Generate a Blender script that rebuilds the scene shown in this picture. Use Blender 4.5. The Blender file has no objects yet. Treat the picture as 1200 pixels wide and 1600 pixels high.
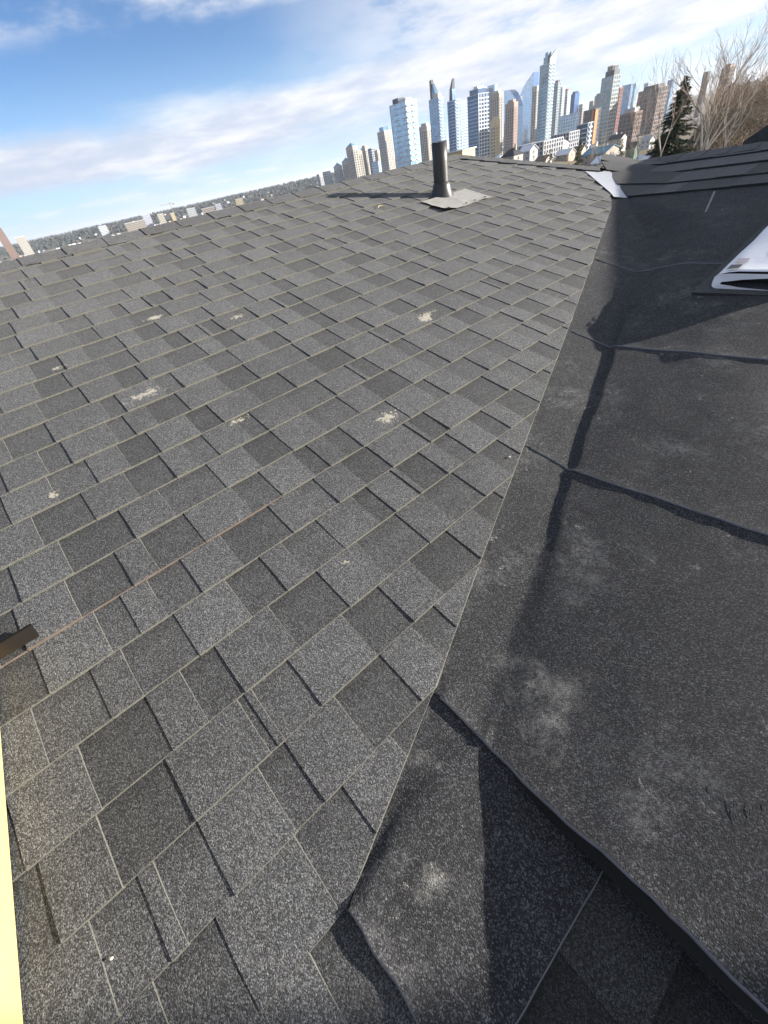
import bpy, bmesh, math, random
import numpy as np
from mathutils import Matrix, Vector, noise
SC = bpy.context.scene
COL = SC.collection
random.seed(7)
R = math.radians

# ------------------------------------------------------------------ camera
# eye at the origin, z up. X runs down the shingled slope, Y along its courses.
YAW, PIT, ROL, SLOPE = R(-56.4703), R(39.7514), R(12.6857), R(15.96)
def cam_axes():
    f = Vector((math.sin(YAW)*math.cos(PIT), math.cos(YAW)*math.cos(PIT), -math.sin(PIT)))
    r = Vector((math.cos(YAW), -math.sin(YAW), 0)); d = f.cross(r)
    c, s = math.cos(ROL), math.sin(ROL)
    return c*r + s*d, -s*r + c*d, f
CR, CD, CF = cam_axes()
cam = bpy.data.cameras.new('camera'); camo = bpy.data.objects.new('camera', cam); COL.objects.link(camo)
camo.matrix_world = Matrix(((CR.x, -CD.x, -CF.x, 0), (CR.y, -CD.y, -CF.y, 0), (CR.z, -CD.z, -CF.z, 0), (0, 0, 0, 1)))
cam.sensor_fit = 'HORIZONTAL'; cam.sensor_width = 36; cam.lens = 36*640.33/1200
cam.clip_start = 0.02; cam.clip_end = 60000
SC.camera = camo

# ------------------------------------------------------------------ sky, sun, exposure
SUN = Vector((0.598, 0.777, 0.197)).normalized()
SUN_EL = math.asin(SUN.z); SUN_AZ = math.atan2(SUN.x, SUN.y)
world = bpy.data.worlds.new('World'); SC.world = world; world.use_nodes = True
def make_world():
    nt = world.node_tree; N = nt.nodes; L = nt.links; N.clear()
    def nd(t, **k):
        n = N.new(t)
        for a, b in k.items(): setattr(n, a, b)
        return n
    def mth(op, a, b=None, clamp=False):
        n = nd('ShaderNodeMath', operation=op); n.use_clamp = clamp
        for i, x in enumerate((a, b)):
            if x is None: continue
            if isinstance(x, (int, float)): n.inputs[i].default_value = x
            else: L.new(x, n.inputs[i])
        return n.outputs[0]
    def smooth(x, a, b):
        n = nd('ShaderNodeMapRange', interpolation_type='SMOOTHSTEP'); L.new(x, n.inputs[0])
        n.inputs[1].default_value = a; n.inputs[2].default_value = b; return n.outputs[0]
    sky = nd('ShaderNodeTexSky'); sky.sky_type = 'NISHITA'; sky.sun_disc = False
    sky.sun_elevation = SUN_EL; sky.sun_rotation = SUN_AZ
    sky.altitude = 1100; sky.air_density = 0.8; sky.dust_density = 0.0; sky.ozone_density = 4.0
    hs = nd('ShaderNodeHueSaturation'); hs.inputs['Saturation'].default_value = 0.98; hs.inputs['Value'].default_value = 1.0
    L.new(sky.outputs[0], hs.inputs['Color'])
    tc = nd('ShaderNodeTexCoord'); sep = nd('ShaderNodeSeparateXYZ'); L.new(tc.outputs['Generated'], sep.inputs[0])
    z = sep.outputs['Z']
    den = mth('ADD', mth('MAXIMUM', z, 0.0), 0.11)
    px = mth('DIVIDE', sep.outputs['X'], den); py = mth('DIVIDE', sep.outputs['Y'], den)
    cmb = nd('ShaderNodeCombineXYZ'); L.new(px, cmb.inputs[0]); L.new(py, cmb.inputs[1])
    def nz(scale, detail, rough, sx, sy, off, rot=0.5):
        mp = nd('ShaderNodeMapping'); L.new(cmb.outputs[0], mp.inputs[0])
        mp.inputs['Scale'].default_value = (sx, sy, 1); mp.inputs['Location'].default_value = off
        mp.inputs['Rotation'].default_value = (0, 0, rot)
        t = nd('ShaderNodeTexNoise'); L.new(mp.outputs[0], t.inputs['Vector'])
        t.inputs['Scale'].default_value = scale; t.inputs['Detail'].default_value = detail; t.inputs['Roughness'].default_value = rough
        return t.outputs[0]
    n1 = nz(0.55, 8, 0.56, 1.0, 1.0, (3.1, 1.7, 0)); n2 = nz(1.5, 7, 0.6, 1.0, 1.0, (9.1, 4.7, 0))
    n3 = nz(0.32, 5, 0.5, 1.0, 1.6, (1.2, 7.7, 0), 0.9)
    el = mth('MULTIPLY', mth('ARCSINE', z), 57.2958)
    az = mth('MULTIPLY', mth('ARCTAN2', sep.outputs['X'], sep.outputs['Y']), 57.2958)
    elw = mth('ADD', el, mth('MULTIPLY', mth('SUBTRACT', n1, 0.5), 7.0))
    # a stratus deck a few degrees above the horizon, thickening towards the sun's side of the sky
    band = mth('MULTIPLY', smooth(elw, 1.8, 4.0), mth('SUBTRACT', 1.0, smooth(elw, 6.2, 8.2)))
    side = smooth(az, -62, -34)
    hi = mth('MULTIPLY', side, smooth(mth('ADD', n2, mth('MULTIPLY', n3, 0.5)), 0.58, 0.80))
    hi = mth('MULTIPLY', hi, smooth(elw, 1.0, 4.0))
    low = mth('MULTIPLY', mth('MULTIPLY', smooth(n2, 0.45, 0.68), mth('SUBTRACT', 1.0, smooth(el, 1.6, 3.0))), 0.55)
    wisp = mth('MULTIPLY', smooth(elw, 11.0, 13.4), smooth(n2, 0.42, 0.66))
    dens = mth('MAXIMUM', mth('MAXIMUM', mth('MULTIPLY', band, 0.93), mth('MULTIPLY', hi, 0.95)), mth('MAXIMUM', low, mth('MULTIPLY', wisp, 0.85)))
    dens = mth('MULTIPLY', dens, mth('ADD', 0.80, mth('MULTIPLY', n2, 0.45)), True)
    lit = mth('MULTIPLY', smooth(mth('ADD', mth('MULTIPLY', n2, 0.7), mth('MULTIPLY', n3, 0.55)), 0.50, 0.80), 1.0, True)
    ccol = nd('ShaderNodeMix', data_type='RGBA'); L.new(lit, ccol.inputs[0])
    ccol.inputs[6].default_value = (CLD*0.58, CLD*0.65, CLD*0.80, 1); ccol.inputs[7].default_value = (CLD*0.95, CLD*0.95, CLD*0.97, 1)
    mix = nd('ShaderNodeMix', data_type='RGBA'); L.new(dens, mix.inputs[0]); L.new(ccol.outputs[2], mix.inputs[7])
    veil = nd('ShaderNodeMix', data_type='RGBA'); L.new(mth('MULTIPLY', mth('SUBTRACT', 1.0, smooth(el, 0.0, 12.0)), 0.85), veil.inputs[0])
    L.new(hs.outputs[0], veil.inputs[6]); veil.inputs[7].default_value = (CLD*0.52, CLD*0.76, CLD*1.02, 1); L.new(veil.outputs[2], mix.inputs[6])
    bg = nd('ShaderNodeBackground'); bg.inputs['Strength'].default_value = SKY; L.new(mix.outputs[2], bg.inputs['Color'])
    out = nd('ShaderNodeOutputWorld'); L.new(bg.outputs[0], out.inputs[0])
SKY = 0.065; CLD = 5.6
make_world()
sl = bpy.data.lights.new('sun', 'SUN'); sl.energy = 5.0; sl.angle = R(0.53); sl.color = (1.0, 0.94, 0.84)
so = bpy.data.objects.new('sun', sl); COL.objects.link(so); so.rotation_euler = SUN.to_track_quat('Z', 'Y').to_euler()
SC.view_settings.view_transform = 'Standard'; SC.view_settings.look = 'None'
SC.view_settings.gamma = 1; SC.view_settings.exposure = 1.6; SC.view_settings.use_curve_mapping = False
SC.cycles.max_bounces = 6
HAZE = 0.00006

# ------------------------------------------------------------------ helpers
class MB:
    def __init__(s): s.v = []; s.f = []; s.m = []; s.t = []
    def add(s, vs, fs, m=0, tone=1.0):
        o = len(s.v); s.v += [tuple(p) for p in vs]
        s.t += list(tone) if isinstance(tone, (list, tuple)) else [tone]*len(vs)
        for i, f in enumerate(fs):
            s.f.append(tuple(o+k for k in f)); s.m.append(m[i] if isinstance(m, (list, tuple)) else m)
    def box(s, x0, x1, y0, y1, z0, z1, m=0, tone=1.0):
        s.add([(x0,y0,z0),(x1,y0,z0),(x1,y1,z0),(x0,y1,z0),(x0,y0,z1),(x1,y0,z1),(x1,y1,z1),(x0,y1,z1)],
              [(3,2,1,0),(4,5,6,7),(0,1,5,4),(1,2,6,5),(2,3,7,6),(3,0,4,7)], m, tone)
    def hexa(s, b, t, m=0, tone=1.0):
        s.add(list(b)+list(t), [(3,2,1,0),(4,5,6,7),(0,1,5,4),(1,2,6,5),(2,3,7,6),(3,0,4,7)], m, tone)
    def prism(s, poly, z0, z1, m=0):
        n = len(poly)
        s.add([(x,y,z0) for x,y in poly]+[(x,y,z1) for x,y in poly],
              [tuple(range(n-1,-1,-1)), tuple(range(n,2*n))]+[(i,(i+1)%n,n+(i+1)%n,n+i) for i in range(n)], m)
    def tube(s, p, q, r0, r1, n=5, m=0, cap=True):
        p = Vector(p); q = Vector(q); d = (q-p); 
        if d.length < 1e-6: return
        d.normalize(); a = d.orthogonal().normalized(); b = d.cross(a)
        vs = []
        for c, r in ((p, r0), (q, r1)):
            for i in range(n):
                an = 2*math.pi*i/n; vs.append(c + a*(math.cos(an)*r) + b*(math.sin(an)*r))
        fs = [(i,(i+1)%n,n+(i+1)%n,n+i) for i in range(n)]
        if cap: fs += [tuple(range(n-1,-1,-1)), tuple(range(n,2*n))]
        s.add(vs, fs, m)
    def build(s, name, mats, parent=None, smooth=False):
        me = bpy.data.meshes.new(name); me.from_pydata(s.v, [], s.f)
        for m in (mats if isinstance(mats, (list, tuple)) else [mats]): me.materials.append(m)
        if any(s.m): me.polygons.foreach_set('material_index', s.m)
        if smooth: me.polygons.foreach_set('use_smooth', [True]*len(s.f))
        if any(t != 1.0 for t in s.t):
            at = me.attributes.new('tone', 'FLOAT', 'POINT'); at.data.foreach_set('value', s.t)
        me.update()
        o = bpy.data.objects.new(name, me); COL.objects.link(o); o.parent = parent
        return o
def empty(name, loc=(0,0,0), rz=0):
    o = bpy.data.objects.new(name, None); COL.objects.link(o); o.location = loc; o.rotation_euler = (0,0,rz)
    o.empty_display_size = 0.2; return o
def tag(o, label=None, cat=None, group=None, kind=None):
    for k, v in (('label', label), ('category', cat), ('group', group), ('kind', kind)):
        if v: o[k] = v
    return o
def lerp(a, b, t): return a+(b-a)*t
def sst(a, b, x):
    t = min(1, max(0, (x-a)/(b-a))); return t*t*(3-2*t)
def nz3(x, y, z=0.0): return noise.noise(Vector((x, y, z)))
def pw(x, pts):
    if x <= pts[0][0]: a, b = pts[0], pts[1]
    elif x >= pts[-1][0]: a, b = pts[-2], pts[-1]
    else:
        for a, b in zip(pts, pts[1:]):
            if a[0] <= x <= b[0]: break
    return a[1]+(b[1]-a[1])*(x-a[0])/(b[0]-a[0])

# ------------------------------------------------------------------ materials
class NT:
    def __init__(s, name):
        s.mat = bpy.data.materials.new(name); s.mat.use_nodes = True
        s.t = s.mat.node_tree; s.N = s.t.nodes; s.L = s.t.links; s.b = s.N['Principled BSDF']
    def nd(s, t, **k):
        n = s.N.new(t)
        for a, b in k.items(): setattr(n, a, b)
        return n
    def inp(s, n, i, x):
        if x is None: return
        if isinstance(x, (int, float, tuple)): n.inputs[i].default_value = x
        else: s.L.new(x, n.inputs[i])
    def math(s, op, a, b=None, clamp=False):
        n = s.nd('ShaderNodeMath', operation=op); n.use_clamp = clamp; s.inp(n, 0, a); s.inp(n, 1, b); return n.outputs[0]
    def smooth(s, x, a, b, c=0.0, d=1.0):
        n = s.nd('ShaderNodeMapRange', interpolation_type='SMOOTHSTEP'); s.inp(n, 0, x)
        for i, v in enumerate((a, b, c, d)): n.inputs[1+i].default_value = v
        return n.outputs[0]
    def mix(s, f, a, b, mode='MIX'):
        n = s.nd('ShaderNodeMix', data_type='RGBA', blend_type=mode); s.inp(n, 0, f); s.inp(n, 6, a); s.inp(n, 7, b); return n.outputs[2]
    def co(s, kind='Object'):
        return s.nd('ShaderNodeTexCoord').outputs[kind]
    def noise(s, vec, scale, detail=3, rough=0.5, dist=0.0):
        n = s.nd('ShaderNodeTexNoise'); s.inp(n, 'Vector', vec); n.inputs['Scale'].default_value = scale
        n.inputs['Detail'].default_value = detail; n.inputs['Roughness'].default_value = rough; n.inputs['Distortion'].default_value = dist
        return n.outputs[0]
    def vor(s, vec, scale, out='Color'):
        n = s.nd('ShaderNodeTexVoronoi'); s.inp(n, 'Vector', vec); n.inputs['Scale'].default_value = scale; return n.outputs[out]
    def bump(s, h, strength, dist):
        n = s.nd('ShaderNodeBump'); s.inp(n, 'Height', h); n.inputs['Strength'].default_value = strength; n.inputs['Distance'].default_value = dist
        s.L.new(n.outputs[0], s.b.inputs['Normal']); return n
    def attr(s, name):
        n = s.nd('ShaderNodeAttribute'); n.attribute_name = name; return n.outputs['Fac']
    def out(s, col=None, rough=None, spec=None, metal=None):
        s.inp(s.b, 'Base Color', col); s.inp(s.b, 'Roughness', rough); s.inp(s.b, 'Specular IOR Level', spec); s.inp(s.b, 'Metallic', metal)
        return s.mat
def rgb(r, g, b): return (r, g, b, 1.0)
def grey(t, f):
    n = t.nd('ShaderNodeCombineColor'); 
    for i in range(3): t.L.new(f, n.inputs[i])
    return n.outputs[0]

def mat_shingle(name, lo, hi, tint=(1.0, 1.0, 1.02), marks=()):
    t = NT(name); co = t.co()
    g = t.nd('ShaderNodeSeparateColor'); t.L.new(t.vor(co, 500), g.inputs[0])
    g2 = t.nd('ShaderNodeSeparateColor'); t.L.new(t.vor(co, 700), g2.inputs[0])
    v = t.math('ADD', t.math('MULTIPLY', t.math('POWER', g.outputs[0], 2.7), 0.80), t.math('MULTIPLY', t.math('POWER', g2.outputs[1], 2.2), 0.28))
    big = t.noise(co, 2.3, 4, 0.6); mid = t.noise(co, 14, 4, 0.6)
    val = t.math('ADD', lo, t.math('MULTIPLY', v, hi-lo))
    val = t.math('MULTIPLY', val, t.math('ADD', 0.55, t.math('ADD', t.math('MULTIPLY', big, 0.45), t.math('MULTIPLY', mid, 0.45))))
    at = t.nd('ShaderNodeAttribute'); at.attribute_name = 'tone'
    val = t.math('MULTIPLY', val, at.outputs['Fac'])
    col = t.mix(1.0, grey(t, val), tint+(1.0,), 'MULTIPLY')
    # dry, dusty scuffs where the granules are scraped away
    fine = t.noise(co, 90, 5, 0.7); 
    for (x, y, z, r, sx) in marks:
        mp = t.nd('ShaderNodeMapping'); mp.vector_type = 'TEXTURE'; t.L.new(co, mp.inputs[0])
        mp.inputs['Location'].default_value = (x, y, z); mp.inputs['Scale'].default_value = (r, r*sx, r)
        ln = t.nd('ShaderNodeVectorMath', operation='LENGTH'); t.L.new(mp.outputs[0], ln.inputs[0])
        f = t.math('MULTIPLY', t.smooth(t.math('ADD', ln.outputs['Value'], t.math('MULTIPLY', t.math('SUBTRACT', t.math('ADD', t.math('MULTIPLY', fine, 0.6), t.math('MULTIPLY', mid, 0.7)), 0.65), 6.0)), 0.8, 0.3), 0.7)
        col = t.mix(f, col, rgb(0.46, 0.42, 0.33))
    dust = t.math('MULTIPLY', t.smooth(t.noise(co, 5.0, 6, 0.7), 0.60, 0.78), t.smooth(fine, 0.5, 0.62))
    col = t.mix(t.math('MULTIPLY', dust, 0.25), col, rgb(0.35, 0.32, 0.26))
    h = t.math('ADD', t.math('MULTIPLY', t.vor(co, 500, 'Distance'), -1.0), t.math('MULTIPLY', fine, 0.4))
    t.bump(h, 0.5, 0.0016)
    t.b.inputs['Sheen Weight'].default_value = 0.07; t.b.inputs['Sheen Roughness'].default_value = 0.4
    return t.out(col, 0.8, 0.3)
def mat_felt(name, base=0.021, marks=()):
    t = NT(name); co = t.co()
    n2 = t.noise(co, 95, 4, 0.65); n3 = t.noise(co, 3.2, 6, 0.62); n4 = t.noise(co, 16, 5, 0.65)
    n1 = t.noise(co, 420, 2, 0.6)
    sp = t.nd('ShaderNodeSeparateColor'); t.L.new(t.vor(co, 460), sp.inputs[0])
    v = t.math('MULTIPLY', base, t.math('ADD', 0.30, t.math('ADD', t.math('MULTIPLY', t.math('POWER', sp.outputs[0], 4.0), 4.4), t.math('MULTIPLY', n2, 0.7))))
    v = t.math('MULTIPLY', v, t.math('ADD', 0.6, t.math('MULTIPLY', n4, 0.8)))
    col = t.mix(1.0, grey(t, v), (0.97, 0.98, 1.05, 1.0), 'MULTIPLY')
    d = t.math('MULTIPLY', t.smooth(n3, 0.48, 0.70), t.smooth(n4, 0.38, 0.68))
    d = t.math('MULTIPLY', d, t.smooth(n2, 0.38, 0.62, 0.15, 1.0))
    col = t.mix(t.math('MULTIPLY', d, 0.45), col, rgb(0.24, 0.235, 0.225))
    sc = t.smooth(t.noise(co, 27, 6, 0.78, 0.6), 0.60, 0.68)
    sc = t.math('MULTIPLY', sc, t.smooth(n1, 0.42, 0.58))
    col = t.mix(t.math('MULTIPLY', t.math('MULTIPLY', sc, t.smooth(n3, 0.42, 0.58)), 0.7), col, rgb(0.46, 0.44, 0.40))
    rag = t.math('ADD', t.math('MULTIPLY', n2, 0.55), t.math('MULTIPLY', n4, 0.75))
    for (x, y, z, r_, k) in marks:
        mp = t.nd('ShaderNodeMapping'); mp.vector_type = 'TEXTURE'; t.L.new(co, mp.inputs[0])
        mp.inputs['Location'].default_value = (x, y, z); mp.inputs['Scale'].default_value = (r_, r_, r_)
        ln = t.nd('ShaderNodeVectorMath', operation='LENGTH'); t.L.new(mp.outputs[0], ln.inputs[0])
        f = t.smooth(t.math('ADD', ln.outputs['Value'], t.math('MULTIPLY', t.math('SUBTRACT', rag, 0.65), 6.5)), 1.0, -0.2)
        f = t.math('MULTIPLY', t.math('MULTIPLY', f, k*0.8), t.math('MULTIPLY', t.smooth(n1, 0.35, 0.6, 0.2, 1.0), t.smooth(n2, 0.36, 0.6, 0.2, 1.0)))
        col = t.mix(f, col, rgb(0.40, 0.385, 0.35))
    h = t.math('ADD', t.math('MULTIPLY', t.vor(co, 460, 'Distance'), -1.0), t.math('MULTIPLY', n1, 0.9))
    t.bump(h, 0.65, 0.0014)
    return t.out(col, 0.8, 0.25)
def mat_plain(name, c, rough=0.6, var=0.15, scale=6.0, spec=0.4, metal=0.0, bump=0.0, bscale=60.0):
    t = NT(name); co = t.co(); n = t.noise(co, scale, 5, 0.6)
    k = t.math('ADD', 1.0-var, t.math('MULTIPLY', n, 2*var))
    col = t.mix(1.0, rgb(*c), grey(t, k), 'MULTIPLY')
    if bump: t.bump(t.noise(co, bscale, 4, 0.6), bump, 0.003)
    return t.out(col, rough, spec, metal)
def mat_glass(name, c, rough=0.12, metal=0.55):
    t = NT(name); co = t.co()
    mp = t.nd('ShaderNodeMapping'); t.L.new(co, mp.inputs[0]); mp.inputs['Scale'].default_value = (0.35, 0.35, 0.27)
    sp = t.nd('ShaderNodeSeparateColor'); t.L.new(t.vor(mp.outputs[0], 1.0), sp.inputs[0])
    col = t.mix(1.0, rgb(*c), grey(t, t.math('ADD', 0.82, t.math('MULTIPLY', sp.outputs[0], 0.36))), 'MULTIPLY')
    return t.out(col, rough, 0.6, metal)

MARKS = [(-1.806, .226, -.524, .034, 1.9), (-2.096, .807, -.441, .022, 1.8), (-1.118, .865, -.720, .040, 1.4), (-1.535, 1.508, -.601, .042, 1.4),
         (-1.453, .430, -.624, .020, 1.6), (-1.519, -.192, -.606, .016, 1.0), (-.751, .333, -.825, .016, 1.2), (-2.341, .509, -.37, .022, 2.2), (-2.20, .06, -.41, .018, 1.5)]
M = {}
M['shingle'] = mat_shingle('granule_shingle', 0.018, 0.215, (1.0, 1.0, 1.01), MARKS)
M['shingle_far'] = mat_shingle('granule_shingle_plain', 0.018, 0.215)
M['edge'] = mat_plain('shingle_cut_edge', (0.102, 0.099, 0.084), 0.9, 0.75, 160, 0.2)
M['side'] = mat_plain('shingle_side_edge', (0.105, 0.102, 0.09), 0.9, 0.75, 170, 0.2)
M['rust'] = mat_plain('shingle_cut_edge_reddish', (0.115, 0.088, 0.072), 0.9, 0.5, 25, 0.2)
FM = [(-.163,.394,-.951,.075,.55),(-.278,.443,-.945,.06,.4),(-.26,.762,-.908,.035,.6),(.015,.533,-.935,.02,.6),(-.155,.455,-.944,.07,.4),(-.395,1.302,-.845,.06,.35),(-.6,1.541,-.818,.05,.35),(-.141,.03,-1.0,.03,.8),(-.101,.044,-1.011,.028,.7),(-.298,.157,-.955,.03,.55),(-.256,.17,-.967,.012,.8),(-.186,.108,-.987,.012,.6),(-.8,2.15,-.75,.08,.3)]
M['felt'] = mat_felt('roofing_felt', .021, FM)
M['feltedge'] = mat_plain('felt_edge', (0.13, 0.13, 0.145), 0.5, 0.5, 60, 0.4)  # paler than the felt, painting in the highlight along sheet edges
M['deck'] = mat_plain('black_deck', (0.012, 0.012, 0.013), 0.7, 0.3, 8)
M['drip'] = mat_plain('black_drip_metal', (0.008, 0.008, 0.009), 0.55, 0.25, 9, 0.25)
M['flash'] = mat_plain('valley_metal', (0.42, 0.43, 0.46), 0.5, 0.12, 18, 0.4, 0.3)
M['lead'] = mat_plain('lead_flashing', (0.27, 0.262, 0.245), 0.75, 0.35, 26, 0.3, 0.0, 0.5, 70)
M['abs'] = mat_plain('black_pipe_plastic', (0.030, 0.029, 0.028), 0.42, 0.4, 12, 0.45, 0.0, 0.2, 40)
M['wood'] = mat_plain('pale_spruce_board', (0.47, 0.385, 0.155), 0.7, 0.12, 7, 0.3, 0, 0.15, 30)
M['strap'] = mat_plain('black_steel', (0.035, 0.028, 0.022), 0.28, 0.3, 12, 0.5, 0.7)
M['stucco'] = mat_plain('house_stucco', (0.45, 0.42, 0.36), 0.9, 0.15, 3)
M['brick'] = mat_plain('added_chimney_brick', (0.28, 0.15, 0.11), 0.9, 0.3, 9)

# ------------------------------------------------------------------ the house roof
SA, CA = math.sin(SLOPE), math.cos(SLOPE)
UA = Vector((-CA, 0, SA)); NA = Vector((SA, 0, CA))
def PA(u, y, n=0.0): return UA*u + Vector((0, y, 0)) + NA*(n-1.0)
def zA(x): return -(1+SA*x)/CA
SBL, ZE, YE = 0.116, -0.970, 0.270          # the felted slope: its pitch, eave height and eave line
def zB(y): return ZE + SBL*(y-YE)
def XB(y):
    x = -0.245-0.345*(y-YE)
    return x if y < 3.3 else lerp(x, -(1+math.cos(SLOPE)*zB(y))/math.sin(SLOPE)+.01, sst(3.3, 4.0, y))       # where the felt bends into the valley
E_, U0 = 0.1437, 0.0988                      # shingle exposure and the first full course
CUT = [(-0.60,-1.56),(-0.046,-0.103),(0.098,0.276),(0.27,0.68),(0.82,2.032),(1.632,3.969),(2.09,4.41),(2.179,4.60),(3.177,3.95),(3.30,3.87)]
UR = 3.242; ZR = zA(UA.x*UR-SA)              # ridge
def ycut(u): return pw(u, CUT)
def in_frame(p):
    c = CF.dot(p)
    if c <= 0.05: return 0
    x = 600+640.33*CR.dot(p)/c; y = 800+640.33*CD.dot(p)/c
    return 1 if -60 < x < 1260 and -60 < y < 1660 else 0

house = empty('house', (0, 0, -9.0))
def hb(mb, name, mats, parent=None, smooth=False):
    p = parent or house
    o = mb.build(name, mats, None, smooth); o.parent = p
    if p is house: o.matrix_parent_inverse = Matrix.Translation((0, 0, 9.0))
    return o
tag(house, 'house roof of dark grey laminated shingles with a black felted cross slope and valley', 'roof')

# deck, far slopes and walls
mb = MB()
mb.add([PA(-1.6,-2.2,-.0075), PA(-1.6,1.0,-.0075), PA(UR,3.9,-.0075), PA(UR,-2.2,-.0075), PA(2.2,4.62,-.0075), PA(1.0,3.2,-.0075)], [(0,1,5,4,2,3)])
hb(mb, 'roof_deck', M['deck'])
RX = (UA*UR).x - SA; RX = PA(UR, 0).x
mb = MB()
mb.add([(RX,-2.2,ZR),(RX,3.9,ZR),(RX-5,8.0,ZR-1.6),(RX-5,-2.2,ZR-1.6)], [(0,1,2,3)])
P_ = PA(2.179,4.60); mb.add([(RX,3.9,ZR),tuple(P_),(P_.x+.6,P_.y+1.2,P_.z-.45),(RX-5,8.0,ZR-1.6)], [(0,1,2,3)])
hb(mb, 'far_slope', M['shingle_far'])
mb = MB(); mb.box(RX-4.6, 5.6, -2.0, -1.8, -9, -3.2); mb.box(5.2, 5.4, -1.8, 8.0, -9, -2.2); mb.box(RX-4.6, RX-4.4, -1.8, 7.5, -9, -1.7); mb.box(RX-4.4, 5.2, 8.0, 8.2, -9, -1.9)
hb(mb, 'wall', M['stucco'])

# --- shingle courses on the main slope: a base strip per course with raised tabs on it
TABS = { # measured tab spans (start, end) along Y for the nearest courses
 -2: [(-.33,-.191),(-.085,.03)], -1: [(-.50,-.397),(-.284,-.121),(-.002,.13)], 0: [(-.361,-.333),(-.244,-.112),(-.043,.09),(.233,.34)],
 1: [(-.486,-.385),(-.245,-.076),(-.057,-.040),(.06,.227)], 2: [(-.504,-.37),(-.224,-.143),(-.052,.10),(.258,.40)],
 3: [(-.52,-.421),(-.294,-.224),(-.088,.055),(.165,.235),(.363,.50)], 4: [(-.377,-.238),(-.169,-.10),(-.003,.118),(.285,.384)],
 5: [(-.385,-.262),(-.129,-.058),(.079,.235),(.342,.47)], 6: [(-.359,-.234),(-.062,.057),(.229,.36)], 7: [(-.123,.008),(.131,.208)], 8: [(-.31,-.182),(-.063,.04),(.145,.29)]}
rs = random.Random(11)
HB, HT = 0.0044, 0.0023      # base lift at the lower edge, tab thickness
def course_spans(k, y0, y1):
    known = TABS.get(k, []); out = list(known)
    def fill(a, b, d):
        y = a
        while (y < b if d > 0 else y > b):
            g = rs.uniform(.055, .17); w = rs.choice((rs.uniform(.07, .12), rs.uniform(.11, .19), rs.uniform(.11, .19)))
            s = y+d*g; e = s+d*w; out.append((min(s, e), max(s, e))); y = e
            if rs.random() < .09: out.append((min(e+d*.012, e+d*.03), max(e+d*.012, e+d*.03))); y = e+d*.03
    if known: fill(known[-1][1], y1, 1); fill(known[0][0], y0, -1)
    else: fill(y0+rs.uniform(0, .15), y1, 1)
    return sorted(out)
def clip_poly(a, b, ub, ut, yb, yt):
    # part of the strip a..b left of the slanting valley cut: points (u, y) and the kind of each edge
    ua = lambda y: ub+(ut-ub)*(y-yb)/(yt-yb)
    if a < yb: pts = [(ub, a), (ub, yb)]; kinds = ['front', 'cut']
    else: pts = [(ua(a), a)]; kinds = ['cut']
    if b < yt: pts += [(ua(b), b), (ut, b), (ut, a)]; kinds += ['side', 'top', 'left']
    else: pts += [(ut, yt), (ut, a)]; kinds += ['top', 'left']
    return pts, kinds
def clip_prism(mb, pts, kinds, ntop, nbot, tone, em):
    n = len(pts); lo = []; hi = []; tn = []
    for i, (u, y) in enumerate(pts):
        ks = (kinds[i-1], kinds[i]); du = -.002 if 'front' in ks else 0; dy = .0045 if 'cut' in ks else 0
        lo.append(PA(u+du, y+dy, nbot)); hi.append(PA(u, y, ntop(u))); tn.append(tone(u))
    mats = {'front': em, 'cut': 1, 'side': 3, 'top': 0, 'left': 0}
    mb.add(lo+hi, [tuple(range(n, 2*n))]+[(i, (i+1) % n, n+(i+1) % n, n+i) for i in range(n)], [0]+[mats[k] for k in kinds], tn+tn)
def yb_cut(k, u): return ycut(u) if k > -2 else 9
tabs = []
KMIN, KMAX = -10, 21
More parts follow.
